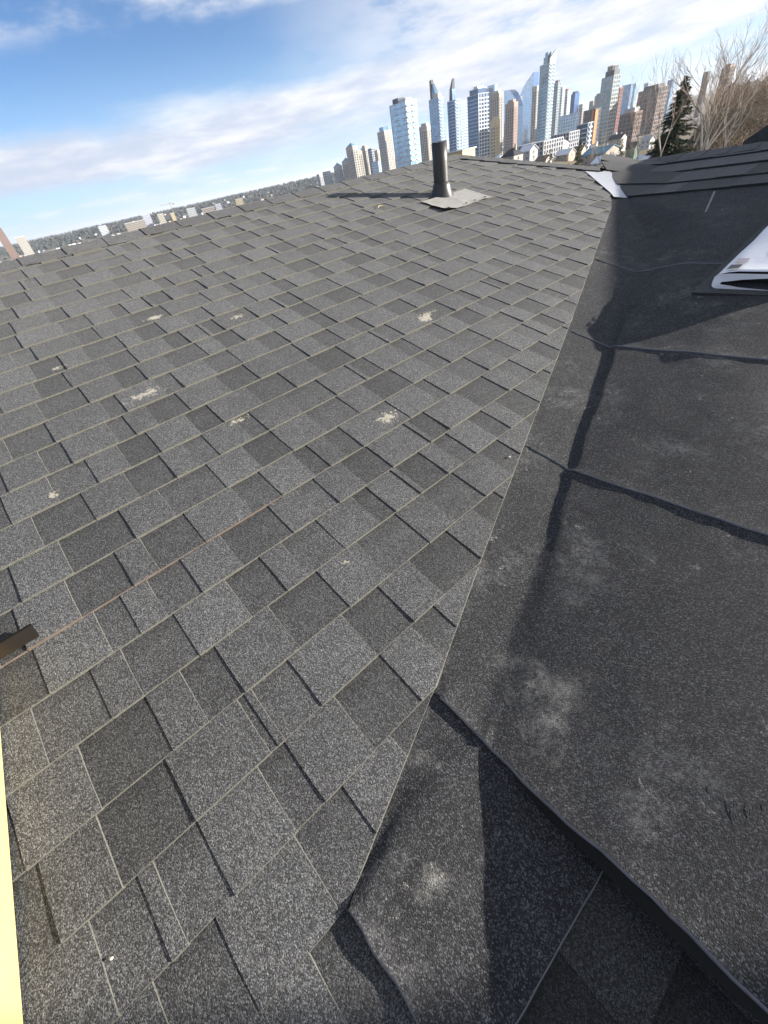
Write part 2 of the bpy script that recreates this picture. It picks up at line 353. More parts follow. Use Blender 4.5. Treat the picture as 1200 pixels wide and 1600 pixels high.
for k in range(KMIN, KMAX+1):
    ub = U0+k*E_; ut = min(ub+E_+.012, UR-.01); y0 = -2.0
    wob = rs.uniform(-.0025, .0025); ub += wob
    if k <= -2: yb = yt = 0.31 if k > -3 else 0.315
    else: yb, yt = ycut(ub), ycut(ut)
    top = -0.0012
    spans = course_spans(k, y0, max(yb, yt)+.3)
    lim = lambda y: (min(y, yb), min(y, yt))
    mb = MB(); em = 1
    # base strip, split where tabs start and end so every gap has its own tone
    cuts = [y0]
    for s, e in spans: cuts += [s, e]
    ym = min(yb, yt); slant = k > -2 and yt > yb+.02
    cuts = [c for c in cuts if slant or c < ym-.02]+[max(yb, yt)+.5]; cuts = sorted(set(round(c, 4) for c in cuts))
    for i, (a, b) in enumerate(zip(cuts, cuts[1:])):
        (ab, at_), (bb, bt) = lim(a), lim(b)
        if bb-ab < .002 and bt-at_ < .002: continue
        tn = rs.uniform(.58, .72) if rs.random() < .55 else rs.uniform(.72, .92)
        if k <= -3 and a > -.05: tn *= .45  # darker old shingles; tone also deepens the shade under the eave
        em = 2 if k == 5 and b < .40 else 1
        hb0 = HB+rs.uniform(-.0006, .0010)
        if slant and b > yb:
            if a < yt-.004:
                pts, kinds = clip_poly(a, b, ub, ut, yb, yt)
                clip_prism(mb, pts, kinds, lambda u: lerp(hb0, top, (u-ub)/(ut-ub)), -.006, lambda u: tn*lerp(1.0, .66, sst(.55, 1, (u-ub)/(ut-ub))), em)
            continue
        vs = [PA(ub-.002, ab, -.006), PA(ub-.002, bb, -.006), PA(ut, bt, -.0065), PA(ut, at_, -.0065), PA(ub, ab, hb0), PA(ub, bb, hb0), PA(ut, bt, top), PA(ut, at_, top)]
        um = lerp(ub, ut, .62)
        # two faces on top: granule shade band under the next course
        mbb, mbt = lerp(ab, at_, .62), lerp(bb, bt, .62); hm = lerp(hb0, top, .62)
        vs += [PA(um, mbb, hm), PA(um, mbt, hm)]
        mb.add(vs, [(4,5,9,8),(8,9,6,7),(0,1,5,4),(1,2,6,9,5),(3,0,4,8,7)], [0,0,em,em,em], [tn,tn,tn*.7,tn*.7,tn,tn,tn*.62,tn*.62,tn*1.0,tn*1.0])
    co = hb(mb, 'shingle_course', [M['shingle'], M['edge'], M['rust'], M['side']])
    for s, e in spans:
        (sb, s_t), (eb, e_t) = lim(s), lim(e)
        if slant and e > yb:
            if s < yt-.03: tabs.append((k, ub, ut, s, yb, e, yt, co, 2 if k == 5 and e < .40 else 1, True))
            continue
        if eb-sb < .012 or (e_t-s_t) < .006 or (s > ym-.03 and not slant): continue
        if e > ym-.02 and not slant: eb, e_t = yb, yt
        tabs.append((k, ub, ut, sb, s_t, eb, e_t, co, 2 if k == 5 and e < .40 else 1, False))
def tab_mesh(mb, t):
    k, ub, ut, sb, s_t, eb, e_t, co, em, clipped = t
    tn = rs.uniform(.88, 1.12)*(.45 if k <= -3 and sb > -.05 else 1.0); h0 = HB+HT+rs.uniform(-.0006, .0016); h1 = -.0012+HT; um = lerp(ub, ut, .5)  # tabs under the eave take the same shade-deepening tone
    lift = rs.choice((0, 0, 0, .0012)); q = -.0008+rs.uniform(-.0008, .0004)
    jag = [rs.uniform(-.0018, .0018) for _ in range(4)]
    sm, em_ = lerp(sb, s_t, .5)+jag[0], lerp(eb, e_t, .5)+jag[1]
    ub2 = ub+q
    if clipped:
        pts, kinds = clip_poly(sb, eb, ub, ut, s_t, e_t)
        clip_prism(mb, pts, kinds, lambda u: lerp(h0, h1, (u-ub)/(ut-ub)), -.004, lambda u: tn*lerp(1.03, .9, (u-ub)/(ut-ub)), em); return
    vs = [PA(ub2-.0014, sb, .0), PA(ub2-.0014, eb+.0018, .0), PA(um, em_+.0018, .0), PA(ut, e_t+.0018, .0), PA(ut, s_t, .0), PA(um, sm, .0),
          PA(ub2, sb, h0+lift), PA(ub2, eb, h0), PA(um, em_, lerp(h0, h1, .5)), PA(ut, e_t, h1), PA(ut, s_t, h1), PA(um, sm, lerp(h0, h1, .5))]
    mb.add(vs, [(6,7,8,11),(11,8,9,10),(0,1,7,6),(1,2,8,7),(2,3,9,8),(5,0,6,11),(4,5,11,10)], [0,0,em,1 if eb > yb_cut(k, ub)-.001 else 3,1 if eb > yb_cut(k, ub)-.001 else 3,0,0],
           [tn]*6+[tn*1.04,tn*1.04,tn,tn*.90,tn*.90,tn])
def tab_score(t):
    c = PA((t[1]+t[2])/2, (t[3]+min(t[5], t[6]))/2 if t[9] else (t[3]+t[5])/2); inside = in_frame(c)
    d = c.length; return inside*(t[5]-t[3])*abs(NA.dot(c))/d**3
tabs.sort(key=tab_score, reverse=True)
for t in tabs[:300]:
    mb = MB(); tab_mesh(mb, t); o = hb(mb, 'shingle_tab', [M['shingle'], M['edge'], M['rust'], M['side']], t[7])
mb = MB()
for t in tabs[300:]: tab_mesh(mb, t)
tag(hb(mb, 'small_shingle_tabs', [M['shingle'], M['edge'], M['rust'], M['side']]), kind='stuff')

# --- caps along ridge, hip and the felted slope's own ridge
def cap_run(p0, p1, nl, nr, n, half, tone=(.7, 1.0), lift=.020, rng=rs):
    p0 = Vector(p0); p1 = Vector(p1); d = (p1-p0)/n
    for i in range(n):
        a = p0+d*i - d*.02; b = p0+d*(i+1.06)
        k = rng.uniform(*tone); mb = MB(); vs = []
        j = rng.uniform(-.004, .004)
        for p, h in ((a, lift+rng.uniform(-.001, .002)), (b, lift-.0035)):
            vs += [p+nl*(half+j)+Vector((0, 0, h-.006)), p+nl*half*.12+Vector((0, 0, h)), p+nr*half*.12+Vector((0, 0, h)), p+nr*(half+j)+Vector((0, 0, h-.006))]
        lo = [v-Vector((0, 0, .005)) for v in vs]
        vs += lo
        mb.add(vs, [(0,1,5,4),(1,2,6,5),(2,3,7,6),(0,8,9,1),(1,9,10,2),(2,10,11,3),(8,0,4,12),(3,11,15,7),(4,5,13,12),(5,6,14,13),(6,7,15,14)],
               [0,0,0,1,1,1,0,0,0,0,0], k)
        hb(mb, 'ridge_cap', [M['shingle_far'], M['edge']])
upL = Vector((-CA, 0, -SA*1.1)).normalized(); dnA = -UA
cap_run((RX, -2.1, ZR), (RX, 3.92, ZR), upL, dnA, 26, .115)
hp = Vector((P_.x, P_.y, P_.z)); ap = Vector((RX, 3.92, ZR)); hd = (hp-ap).normalized()
sideA = (-NA.cross(hd)).normalized(); sideA = sideA if sideA.x*0 - sideA.y > 0 else -sideA
sideF = Vector((.45, .85, -.34)).normalized()
cap_run(hp+hd*.05, ap, sideF, sideA, 9, .105)
YR = 5.14; ZRB = zB(YR)
cap_run((4.6, YR, ZRB+.004), (-2.75, YR, ZRB+.004), Vector((0, -1, -SBL)).normalized(), Vector((0, 1, -.16)).normalized(), 40, .19, (.55, .8))

# --- felt on the cross slope: four lapped sheets that turn up the shingled slope in the valley
def felt_z(x, y, off):
    xb = XB(y); za = zA(xb)
    wave = .0045*nz3(x*2.1+3, y*1.7) + .0028*nz3(x*5.3, y*4.1, 4.0) + .0016*nz3(x*13, y*9, 9.0)
    if x < XC(y)-.02: return zA(x)-.0058
    if x <= xb: return zA(x)-.0038+(.0058+off*.3)*sst(0, 1, (x-XC(y))/max(.02, xb-XC(y)))+wave*.35*sst(0, .12, xb-x)*sst(0, .08, x-XC(y))
    b = zB(y)+.003
    w = .036+.018*nz3(y*5.0, 1.5)+.05*sst(1.0, .3, y)+.30*sst(2.0, 3.1, y)*(1-sst(3.6, 4.05, y))
    rg_ = .010*nz3(y*9, 7.7)+.006*nz3(y*31, 2.1)
    t = (.42*sst(0, max(.02, w), x-xb+rg_)+.58*sst(.02, .55, x-xb)) if y < 2.6 else sst(0, max(.03, w), x-xb+rg_)
    if 2.0 < y < 2.6: t = lerp(t, sst(0, max(.03, w), x-xb+rg_), sst(2.0, 2.6, y))
    return lerp(za+.002+off*.3, b+off, t) + wave*sst(0, .2, x-xb)
XC = lambda y: pw(y, [(-.103,-.231),(.276,-.369),(.68,-.534),(2.032,-1.063),(3.969,-1.845),(4.6,-2.2)])
def felt_sheet(ya, yb, lv):
    mb = MB(); ts = [0, .03, .06, .09, .12, .15]; rows = []
    ny = 44
    for j in range(ny+1):
        f = j/ny; y = lerp(ya, yb, f**1.35); xl = XC(y)-.05; xb = XB(y)
        xs = [xl, xl+.028, xl+.034, xl+.05]+[lerp(xl+.053, xb, i/7) for i in range(7)]+[xb+.008*i for i in range(0, 16)]+[xb+.128+.028*i for i in range(32)]+[xb+1.05+.35*i for i in range(12)]
        row = []
        for x in xs:
            yy = y
            if j == 0: yy = y+.006*nz3(x*6, lv*3.1)+.003*nz3(x*21, lv)
            lip = (0.0032+.003*max(0, nz3(x*3.3, lv*5.0))+.002*nz3(x*17, lv*2.0))*math.exp(-(y-ya)/.022)
            if lv == 0: lip = (.013+.003*nz3(x*9, 2.0))*math.exp(-(y-ya)/.045)*(1 if x < XB(y)+.03 else .45)
            lip *= sst(0.0, .03, x-XC(y))
            row.append((x, yy, felt_z(x, yy, .002)+lip))
        rows.append(row)
    nx = len(rows[0]); vs = [p for r in rows for p in r]
    fs = [(j*nx+i, j*nx+i+1, (j+1)*nx+i+1, (j+1)*nx+i) for j in range(ny) for i in range(nx-1)]
    mb.add(vs, fs)
    o = hb(mb, 'felt_sheet', M['felt'], None, True)
    eb = MB(); r0 = rows[0]; ev = []
    r0 = [p for p in r0 if p[0] > XC(p[1])+.004]
    for (x, y, z) in r0:
        hgt = .0045+.0025*nz3(x*24, lv*7.0)
        if lv == 0 and x > XB(YE)-.02: hgt = .010+.002*nz3(x*24, 3.0)
        ev += [(x, y-.0005, z+.0006), (x, y-.0035, z-.0012), (x, y-.003, z-hgt)]
    ef = []
    for i in range(len(r0)-1):
        a = i*3; ef += [(a, a+1, a+4, a+3), (a+1, a+2, a+5, a+4)]
    eb.add(ev, ef); hb(eb, 'sheet_edge', M['feltedge'], o, True)
    return o
LAPS = [YE, 1.12, 1.94, 2.80, 4.16]
for i in range(4): felt_sheet(LAPS[i], LAPS[i+1]+.03, i)
for (xa, ya, xb_, yb_) in ((.124,.497,.158,.441),(.149,.508,.176,.459),(.135,.486,.165,.436),(.10,.49,.118,.462),(.17,.52,.185,.495)):
    mb = MB(); pts = []
    for i in range(9):
        f = i/8; x = lerp(xa, xb_, f)+.0015*nz3(f*6, xa*90); y = lerp(ya, yb_, f); pts.append(Vector((x, y, felt_z(x, y, .002)-.0010)))
    for i, (p, q) in enumerate(zip(pts, pts[1:])):
        ra, rb = .0014*math.sin(math.pi*(i+.3)/8.6), .0014*math.sin(math.pi*(i+1.3)/8.6); mb.tube(p, q, ra, rb, 6)
    hb(mb, 'scratch_ridge', M['felt'], None, True)
# end lap in the top sheet
mb = MB()
for i in range(9):
    t0, t1 = i/9, (i+1)/9; p, q = Vector((-1.19, 4.02, 0)), Vector((-1.085, 3.60, 0))
    a, b = p.lerp(q, t0), p.lerp(q, t1)
    a.z = felt_z(a.x, a.y, .002)+.003; b.z = felt_z(b.x, b.y, .002)+.003
    w = Vector((.006+.003*nz3(i*1.7, 2), 0, 0)); mb.add([a-w, a+w, b+w, b-w, a-w-Vector((0,0,.006)), b-w-Vector((0,0,.006)), a+w-Vector((0,0,.006)), b+w-Vector((0,0,.006))], [(0,1,2,3),(4,0,3,5),(1,6,7,2)])
hb(mb, 'end_lap', M['feltedge'])
# deck and eave of the cross slope
mb = MB(); XE = 4.6
mb.add([(XB(YE)+.25,YE+.012,ZE-.03),(XE,YE+.012,ZE-.03),(XE,YR,ZRB-.03),(-1.2,YR,ZRB-.03),(XE,YR+3,ZRB-.45),(-3.2,YR+3,ZRB-.45)], [(0,1,2,3),(3,2,4,5)])
hb(mb, 'cross_slope_deck', M['deck'])
mb = MB()
n = 24
for i in range(n):
    x0, x1 = lerp(-.24, XE, (i/n)**2), lerp(-.24, XE, ((i+1)/n)**2)
    def dz(x): return max(zA(x)+.002, ZE-.034)
    mb.hexa([(x0,YE+.006,dz(x0)),(x1,YE+.006,dz(x1)),(x1,YE+.010,dz(x1)),(x0,YE+.010,dz(x0))], [(x0,YE+.006,ZE-.004),(x1,YE+.006,ZE-.004),(x1,YE+.010,ZE-.004),(x0,YE+.010,ZE-.004)])
for i in range(n):
    x0, x1 = lerp(-.20, XE, (i/n)**2), lerp(-.20, XE, ((i+1)/n)**2)
    def dz(x): return max(zA(x)+.002, ZE-.036)
    def dz2(x): return max(zA(x)+.004, ZE-.014)
    mb.hexa([(x0,YE-.012,dz(x0)),(x1,YE-.012,dz(x1)),(x1,YE-.010,dz(x1)),(x0,YE-.010,dz(x0))], [(x0,YE+.002,dz2(x0)),(x1,YE+.002,dz2(x1)),(x1,YE+.0045,dz2(x1)),(x0,YE+.0045,dz2(x0))])
hb(mb, 'drip_edge', M['drip'])
mb = MB(); mb.add([(-.24,YE+.035,zA(-.24)-.02),(XE,YE+.035,zA(XE)-.02),(XE,YE+.035,ZE-.013),(-.24,YE+.035,ZE-.013)], [(0,1,2,3)]); hb(mb, 'fascia', M['deck'])
# felt strip lying over the lower courses below the eave
mb = MB(); rows = []; nu, ny = 26, 40
ULO, YLO = -.326, -.106
for i in range(nu+1):
    u = lerp(ULO, .12, i/nu); row = []
    for j in range(ny+1):
        yc = ycut(u) if u > -.046 else YLO
        y0_ = max(YLO, yc+.001) if u > -.046 else YLO
        if u < -.046: y0_ = YLO+.004*nz3(u*20, 3)
        y = lerp(y0_, .33, (j/ny)**1.3)
        lf = math.exp(-(y-y0_)/.03)*(.0075+.005*nz3(u*14, 2.2))*(sst(-.03, -.07, u)) + math.exp(-(u-ULO)/.02)*(.004+.004*nz3(y*19, 5.0))
        row.append(PA(u, y, (lerp(lerp(-.0035, .0008, sst(0, .2, y-y0_)), .0105, sst(.01, -.046, u)*sst(0, .10, y-y0_)) if u > -.046 else .0105)+.0015*nz3(u*15, y*12, 2)+max(0, lf)))
    rows.append(row)
fs = [(i*(ny+1)+j, i*(ny+1)+j+1, (i+1)*(ny+1)+j+1, (i+1)*(ny+1)+j) for i in range(nu) for j in range(ny)]
mb.add([p for r in rows for p in r], fs); fst = hb(mb, 'felt_strip', M['felt'], None, True)
mb = MB()
def edge_strip(pts, out):
    ev = []; ef = []
    for i, p in enumerate(pts): ev += [p+NA*.0006, p+out*.003-NA*.001, p+out*.002-NA*(.006+.003*nz3(p.x*40, p.y*40))]
    for i in range(len(pts)-1): a = i*3; ef += [(a, a+1, a+4, a+3), (a+1, a+2, a+5, a+4)]
    mb.add(ev, ef)
edge_strip([r[0] for r in rows if r[0].y < -.09], Vector((0, -1, 0))); edge_strip(rows[0], -UA)
hb(mb, 'sheet_edge', M['feltedge'], fst, True)

# shingles already laid at the top of the cross slope
BY = [4.055, 4.301, 4.609, 4.90, 5.16]
def xleft(y): return max(pw(y, [(4.0, -1.74), (4.6, -2.24)]), XB(y)-.35)
for i in range(4):
    y0, y1 = BY[i], BY[i+1]+.012; mb = MB(); x = None
    xl = xleft(y0); xs = [xl]
    while xs[-1] < XE: xs.append(xs[-1]+rs.uniform(.14, .42))
    for a, b in zip(xs, xs[1:]):
        tn = rs.uniform(.32, .95); h0 = .012+rs.choice((0, .003))
        def top(x, y, h): return (x, y, max(zB(y)+.004, zA(x)+.002)+h)
        a1 = a+(xleft(y1)-xleft(y0) if a == xl else 0)
        mb.hexa([top(a,y0,0), top(b,y0,0), top(b,y1,-.004), top(a1,y1,-.004)], [top(a,y0,h0), top(b,y0,h0), top(b,y1,.002), top(a1,y1,.002)], [0,0,1,0,0,0], tn)
    hb(mb, 'shingle_course', [M['shingle_far'], M['deck']])  # black front edges stand in for the shadow lines between courses
# bare valley metal at the top of the valley
mb = MB(); vs = []
L0 = [PA(1.640,3.965,.010), PA(1.72,4.05,.010), PA(2.12,4.40,.008), PA(2.17,4.44,.008)]
for p in L0: vs.append(p)
for p, q in zip(L0, [(-1.735,4.10),(-1.80,4.18),(-2.17,4.56),(-2.22,4.60)]): vs.append(Vector((q[0], q[1], zA(q[0])+.012)))
mid = [vs[i].lerp(vs[i+4], .5)-Vector((0,0,.006)) for i in range(4)]
mb.add(vs+mid, [(0,8,9,1),(8,4,5,9),(1,9,10,2),(9,5,6,10),(2,10,11,3),(10,6,7,11)]); hb(mb, 'valley_flashing', M['flash'], None, True)

mb = MB(); gx = [-2.36+.1*i for i in range(12)]; gy = [3.95+.1*i for i in range(13)]
mb.add([(x, y, (max(zA(x), zB(y)) if y < 4.62 else zB(y))-.004) for y in gy for x in gx], [(j*12+i, j*12+i+1, (j+1)*12+i+1, (j+1)*12+i) for j in range(12) for i in range(11)])
hb(mb, 'valley_deck', M['deck'])
# higher roof section on the far side, just out of the picture: it shades the top of the valley
mb = MB()
prof = [(-1.71,-.44),(-1.05,-.03),(2.5,.288),(2.5,-.75),(-1.71,-.75)]
n = len(prof); mb.add([(x,6.2,z) for x,z in prof]+[(x,8.4,z) for x,z in prof], [tuple(range(n)), tuple(range(2*n-1,n-1,-1))]+[(i,n+i,n+(i+1)%n,(i+1)%n) for i in range(n)], 0, .8)
hb(mb, 'upper_roof', M['shingle_far'])
mb = MB(); mb.box(5.305, 6.05, 6.2, 6.9, -.9, 1.5)  # unseen chimney block, added only to shade the near right corner
ch = hb(mb, 'chimney', M['brick']); mb = MB(); mb.box(5.30, 6.09, 6.16, 6.94, 1.5, 1.58); hb(mb, 'added_chimney_cap', M['lead'], ch)

# ------------------------------------------------------------------ things on the roof
# vent pipe with boot and lead flashing
vb = Vector((-2.70, 2.956, -.268))
vent = empty('vent_pipe', vb); tag(vent, 'black plastic vent pipe standing on the shingles with a crumpled lead flashing', 'vent pipe')
mb = MB(); NS = 28; vs = []; prof = [(.056,-.03),(.0565,.10),(.0555,.20),(.0565,.312),(.050,.314),(.049,.22)]
for r, z in prof:
    for i in range(NS):
        a = 2*math.pi*i/NS; w = 1+.015*nz3(math.cos(a)*2, math.sin(a)*2, z*14); vs.append((r*w*math.cos(a), r*w*math.sin(a), z+(.006*nz3(a, 3) if z > .3 else 0)))
fs = [(k*NS+i, k*NS+(i+1)%NS, (k+1)*NS+(i+1)%NS, (k+1)*NS+i) for k in range(len(prof)-1) for i in range(NS)]
mb.add(vs, fs); mb.build('pipe', M['abs'], vent, True)
mb = MB(); vs = []; prof = [(.098,-.004),(.088,.010),(.074,.035),(.066,.062),(.063,.080),(.058,.083)]
for r, z in prof:
    for i in range(NS):
        a = 2*math.pi*i/NS; ro = r*(1+.03*nz3(math.cos(a)*3, math.sin(a)*3, z*20)); x, y = ro*math.cos(a), ro*math.sin(a)
        vs.append((x, y, z-.286*x*max(0, 1-z/.08)))
fs = [(k*NS+i, k*NS+(i+1)%NS, (k+1)*NS+(i+1)%NS, (k+1)*NS+i) for k in range(len(prof)-1) for i in range(NS)]
mb.add(vs, fs); mb.build('boot', M['abs'], vent, True)
mb = MB(); rows = []; ub_ = vb.dot(UA)
for i in range(15):
    row = []
    for j in range(25):
        u = lerp(2.235, 2.50, i/14); y = lerp(2.70, 3.20, j/24)
        u2 = u+.010*nz3(y*9, 2.2)*(1-i/14)+.004*nz3(y*31, 8); y2 = y+.012*nz3(u*14, 5)
        lf = .0075+.006*max(0, nz3(y*11, u*11))+.018*math.exp(-i/1.2)*max(0, nz3(y*8+2, 1.3))+(.02*math.exp(-(j)/1.5)*math.exp(-i/3))
        row.append(PA(u2, y2, HB+HT*.6+lf*.8)-vb)
    rows.append(row)
mb.add([p for r in rows for p in r], [(i*25+j, i*25+j+1, (i+1)*25+j+1, (i+1)*25+j) for i in range(14) for j in range(24)])
mb.build('flashing', M['lead'], vent, True)
mb = MB()
for y in (2.74, 2.92, 3.02, 3.14): mb.tube(PA(2.255, y, .017)-vb, PA(2.255, y, .022)-vb, .006, .005, 8)
mb.build('nail_heads', M['drip'], vent)

# timber board up the left side of the frame, with its steel bracket
bd = empty('timber_board', (-.74, -.51, zA(-.74))); tag(bd, 'pale yellow timber board on edge at the left rim of the roof', 'board')
a0, a1 = Vector((-1.045, -.452)), Vector((.25, -.678)); dr = (a1-a0).normalized(); nr_ = Vector((dr.y, -dr.x)); nr_ = nr_ if nr_.y < 0 else -nr_
o0 = Vector(bd.location)
def bp(s, t, h): p = a0+dr*s+nr_*t; return Vector((p.x, p.y, zA(p.x)+.012+h))-o0
mb = MB(); Ls = (a1-a0).length; mb.hexa([bp(0,0,0), bp(0,.038,0), bp(Ls,.038,0), bp(Ls,0,0)], [bp(0,0,.14), bp(0,.038,.14), bp(Ls,.038,.14), bp(Ls,0,.14)])
bm = bmesh.new(); 
mb.build('plank', M['wood'], bd); bm.free()
mb = MB()
for s in (.22, .55, .9): p = bp(s, -.0005, .05+.02*nz3(s, 1)); mb.tube(p+Vector((nr_.x,nr_.y,0))*.004, p-Vector((nr_.x,nr_.y,0))*.0015, .004, .004, 8)
mb.build('nail_heads', M['drip'], bd)
bk = empty('roof_bracket', PA(.865, -.42, .01)); tag(bk, 'black steel roof bracket tucked under a shingle edge beside the pale board', 'bracket')
kb = Vector(bk.location)
mb = MB(); 
def kp(u, y, n_): return PA(u, y, n_)-kb
mb.hexa([kp(.829,-.475,.011), kp(.829,-.352,.011), kp(.836,-.352,.011), kp(.836,-.475,.011)], [kp(.855,-.475,.030), kp(.855,-.352,.030), kp(.862,-.352,.030), kp(.862,-.475,.030)])
mb.build('strap', M['strap'], bk)
mb = MB(); mb.hexa([kp(.83,-.482,.011), kp(.83,-.475,.011), kp(.99,-.475,.011), kp(.99,-.482,.011)], [kp(.83,-.482,.10), kp(.83,-.475,.10), kp(.99,-.475,.07), kp(.99,-.482,.07)])
mb.build('side_plate', M['strap'], bk)

# small debris
def chip(p, r_, mt, name, label, cat, seed, flat=.6):
    rr = random.Random(seed); bm = bmesh.new(); bmesh.ops.create_icosphere(bm, subdivisions=2, radius=r_)
    for v in bm.verts: k = 1+.35*nz3(v.co.x*160+seed, v.co.y*160, v.co.z*160); v.co = Vector((v.co.x*k*1.3, v.co.y*k, v.co.z*k*flat))
    me = bpy.data.meshes.new(name); bm.to_mesh(me); bm.free(); me.materials.append(mt); o = bpy.data.objects.new(name, me); COL.objects.link(o); o.location = p; o.rotation_euler = (.2, .28, rr.uniform(0, 6)); tag(o, label, cat)
M['pebble'] = mat_plain('pale_pebble', (.55, .50, .42), .8, .3, 90)
chip(PA(.168, -.432, .008), .0022, M['pebble'], 'pebble', 'tiny pale pebble on the nearest shingles at lower left', 'pebble', 3)
chip(PA(.442, 1.018, .006), .0040, M['pebble'], 'chip', 'small pale chip on a shingle close to the valley', 'chip', 5)
mb = MB(); pt = [PA(2.60+.02*i-.006*i*i, 2.36+.018*i, .012+.004*math.sin(i)) for i in range(5)]
for p, q in zip(pt, pt[1:]): mb.tube(p-pt[0], q-pt[0], .0022, .0018, 5)
st = mb.build('straw', M['gold_straw'] if 'gold_straw' in M else mat_plain('dry_straw', (.55, .45, .22), .8, .2, 30)); st.location = pt[0]; tag(st, 'bit of yellow straw on the shingles left of the vent pipe', 'straw')

# white wrapped bundle of shingles on the felt
def mat_wrap():
    t = NT('white_poly_wrap'); co = t.co(); n = t.noise(co, 9, 4, 0.6)
    col = t.mix(n, rgb(.62, .63, .66), rgb(.80, .80, .82)); t.bump(t.noise(co, 7, 2, .5, .3), .2, .015); return t.out(col, .35, .4)
M['wrap'] = mat_wrap(); M['ink'] = mat_plain('black_print', (.03, .03, .035), .5); M['ink2'] = mat_plain('grey_print', (.36, .33, .36), .5); M['inkr'] = mat_plain('dull_red_print', (.40, .24, .27), .5)
bo = Vector((-.48, 2.95, zB(2.95)+.01)); bun = empty('shingle_bundle', bo); tag(bun, 'white plastic wrapped shingle bundle with an open end lying on the black felt', 'bundle')
def bz(x, y, h): return Vector((x, y, zB(y)+.008+h))-bo
X0, X1, Y0, Y1, HH = -.648, -.318, 2.51, 3.50, .060
mb = MB()
def ring(y, sq=1.0, dx=0, m=26):
    pts = []
    for i in range(m):
        a = 2*math.pi*i/m; cx, cz = math.cos(a), math.sin(a)
        ex = abs(cx)**.35*(1 if cx > 0 else -1); ez = abs(cz)**.45*(1 if cz > 0 else -1)
        pts.append((lerp(X0, X1, .5)+dx+ex*(X1-X0)/2, y, HH/2*sq+ez*HH/2*sq))
    return pts
vs = []; m = 26; ys = [2.50, 2.52, 2.56, 2.65, 2.8, 2.95, 3.1, 3.25, 3.4, 3.47, 3.5]
for q, y in enumerate(ys):
    for (x, yy, h) in ring(y, 1.0-.25*(q > 9)+.02*math.sin(q*2.1)):
        h2 = h+(.012*nz3(x*7, y*5) if h > HH*.6 else 0); 
        if q == 0: yy += .02*(h/HH)
        vs.append(bz(x+.008*nz3(y*9, h*20), yy, max(.002, h2)))
fs = [(k*m+i, k*m+(i+1)%m, (k+1)*m+(i+1)%m, (k+1)*m+i) for k in range(len(ys)-1) for i in range(m)]
fs.append(tuple(range((len(ys)-1)*m, len(ys)*m)))
mb.add(vs, fs); wr = mb.build('wrap', M['wrap'], bun, True)
mb = MB(); inn = [(p[0]*1, p[1]) for p in ((0, 0),)]
vs = []
r0 = ring(2.495); cx = lerp(X0, X1, .5)
for (x, y, h) in r0: vs.append(bz(x, y+.02*(h/HH), max(.002, h)))
for (x, y, h) in r0: kx = (x-X0)/(X1-X0); vs.append(bz(cx+(x-cx)*.88+.012, y+.02*(h/HH)-.002, HH*(.40+.05*kx)+(h-HH*.5)*(.10+.62*sst(0, .55, kx))))
mb.add(vs, [(i, (i+1)%m, m+(i+1)%m, m+i) for i in range(m)]); mb.build('wrap_end', M['wrap'], wr, True)
for i in range(9):
    mb = MB(); z0 = .006+i*.0052; w = .006*math.sin(i*2.3)
    mb.hexa([bz(X0+.05,2.56+w,z0), bz(X1-.016,2.56+w,z0), bz(X1-.016,3.44,z0), bz(X0+.05,3.44,z0)], [bz(X0+.05,2.56+w,z0+.0045), bz(X1-.016,2.56+w,z0+.0045), bz(X1-.016,3.44,z0+.006), bz(X0+.05,3.44,z0+.006)])
    mb.build('shingle_sheet', M['deck'], bun)
def quad_on_top(nm, x0, x1, y0, y1, mt, h=.0045):
    mb = MB(); nn = 6; vs = []
    for i in range(nn+1):
        for x in (x0, x1):
            y = lerp(y0, y1, i/nn); vs.append(bz(x, y, HH*1.0+.012*nz3(x*7, y*5)+h))
    mb.add(vs, [(2*i, 2*i+1, 2*i+3, 2*i+2) for i in range(nn)]); mb.build(nm, mt, wr)
quad_on_top('print_block', -.620, -.575, 2.545, 2.60, M['ink'], .007); quad_on_top('print_block', -.617, -.572, 2.625, 2.675, M['ink2'], .007)
for i in range(5): quad_on_top('print_bar', -.50+.028*i, -.485+.028*i, 2.74, 2.80-.015*(i % 2), M['ink2'] if i % 2 else M['inkr'])
sp = MB()
for i in range(1): sp.hexa([bz(-.70,2.445,-.004), bz(-.30,2.455,-.004), bz(-.30,3.3,-.004), bz(-.70,3.3,-.004)], [bz(-.70,2.445,.004), bz(-.30,2.455,.004), bz(-.30,3.3,.003), bz(-.70,3.3,.003)], 0, .55)
so_ = sp.build('loose_shingle', M['shingle_far']); so_.location = bo; tag(so_, 'loose dark shingle lying flat under the white wrapped bundle', 'shingle')

# ------------------------------------------------------------------ ground
def zg(x, y):
    D = math.hypot(x, y); az = math.degrees(math.atan2(x, y))
    l = -9-.018*min(D, 400); r_ = -9-.06*min(max(D-60, 0), 300)
    z = lerp(l, r_, sst(-36, -24, az) if abs(az) < 150 else 0)
    z = lerp(z, -40, sst(380, 950, D))
    if -26 < az < 60: z += (9.8*sst(-21.6, -17.0, az))*sst(70, 118, D)*(1-sst(170, 320, D))+ (9-.0)*0
    if D > 2300: z = lerp(z, -7, sst(2350, 2650, D)*(1-sst(-46, -36, az)))
    return z
def mat_ground():
    t = NT('winter_ground'); co = t.co(); n = t.noise(co, .012, 8, .6); n2 = t.noise(co, .15, 6, .65)
    c = t.mix(n2, rgb(.10, .085, .06), rgb(.20, .165, .11)); c = t.mix(t.smooth(t.math('ADD', n, t.math('MULTIPLY', n2, .35)), .77, .85), c, rgb(.62, .65, .70))
    return t.out(c, .95, .2)
M['ground'] = mat_ground()
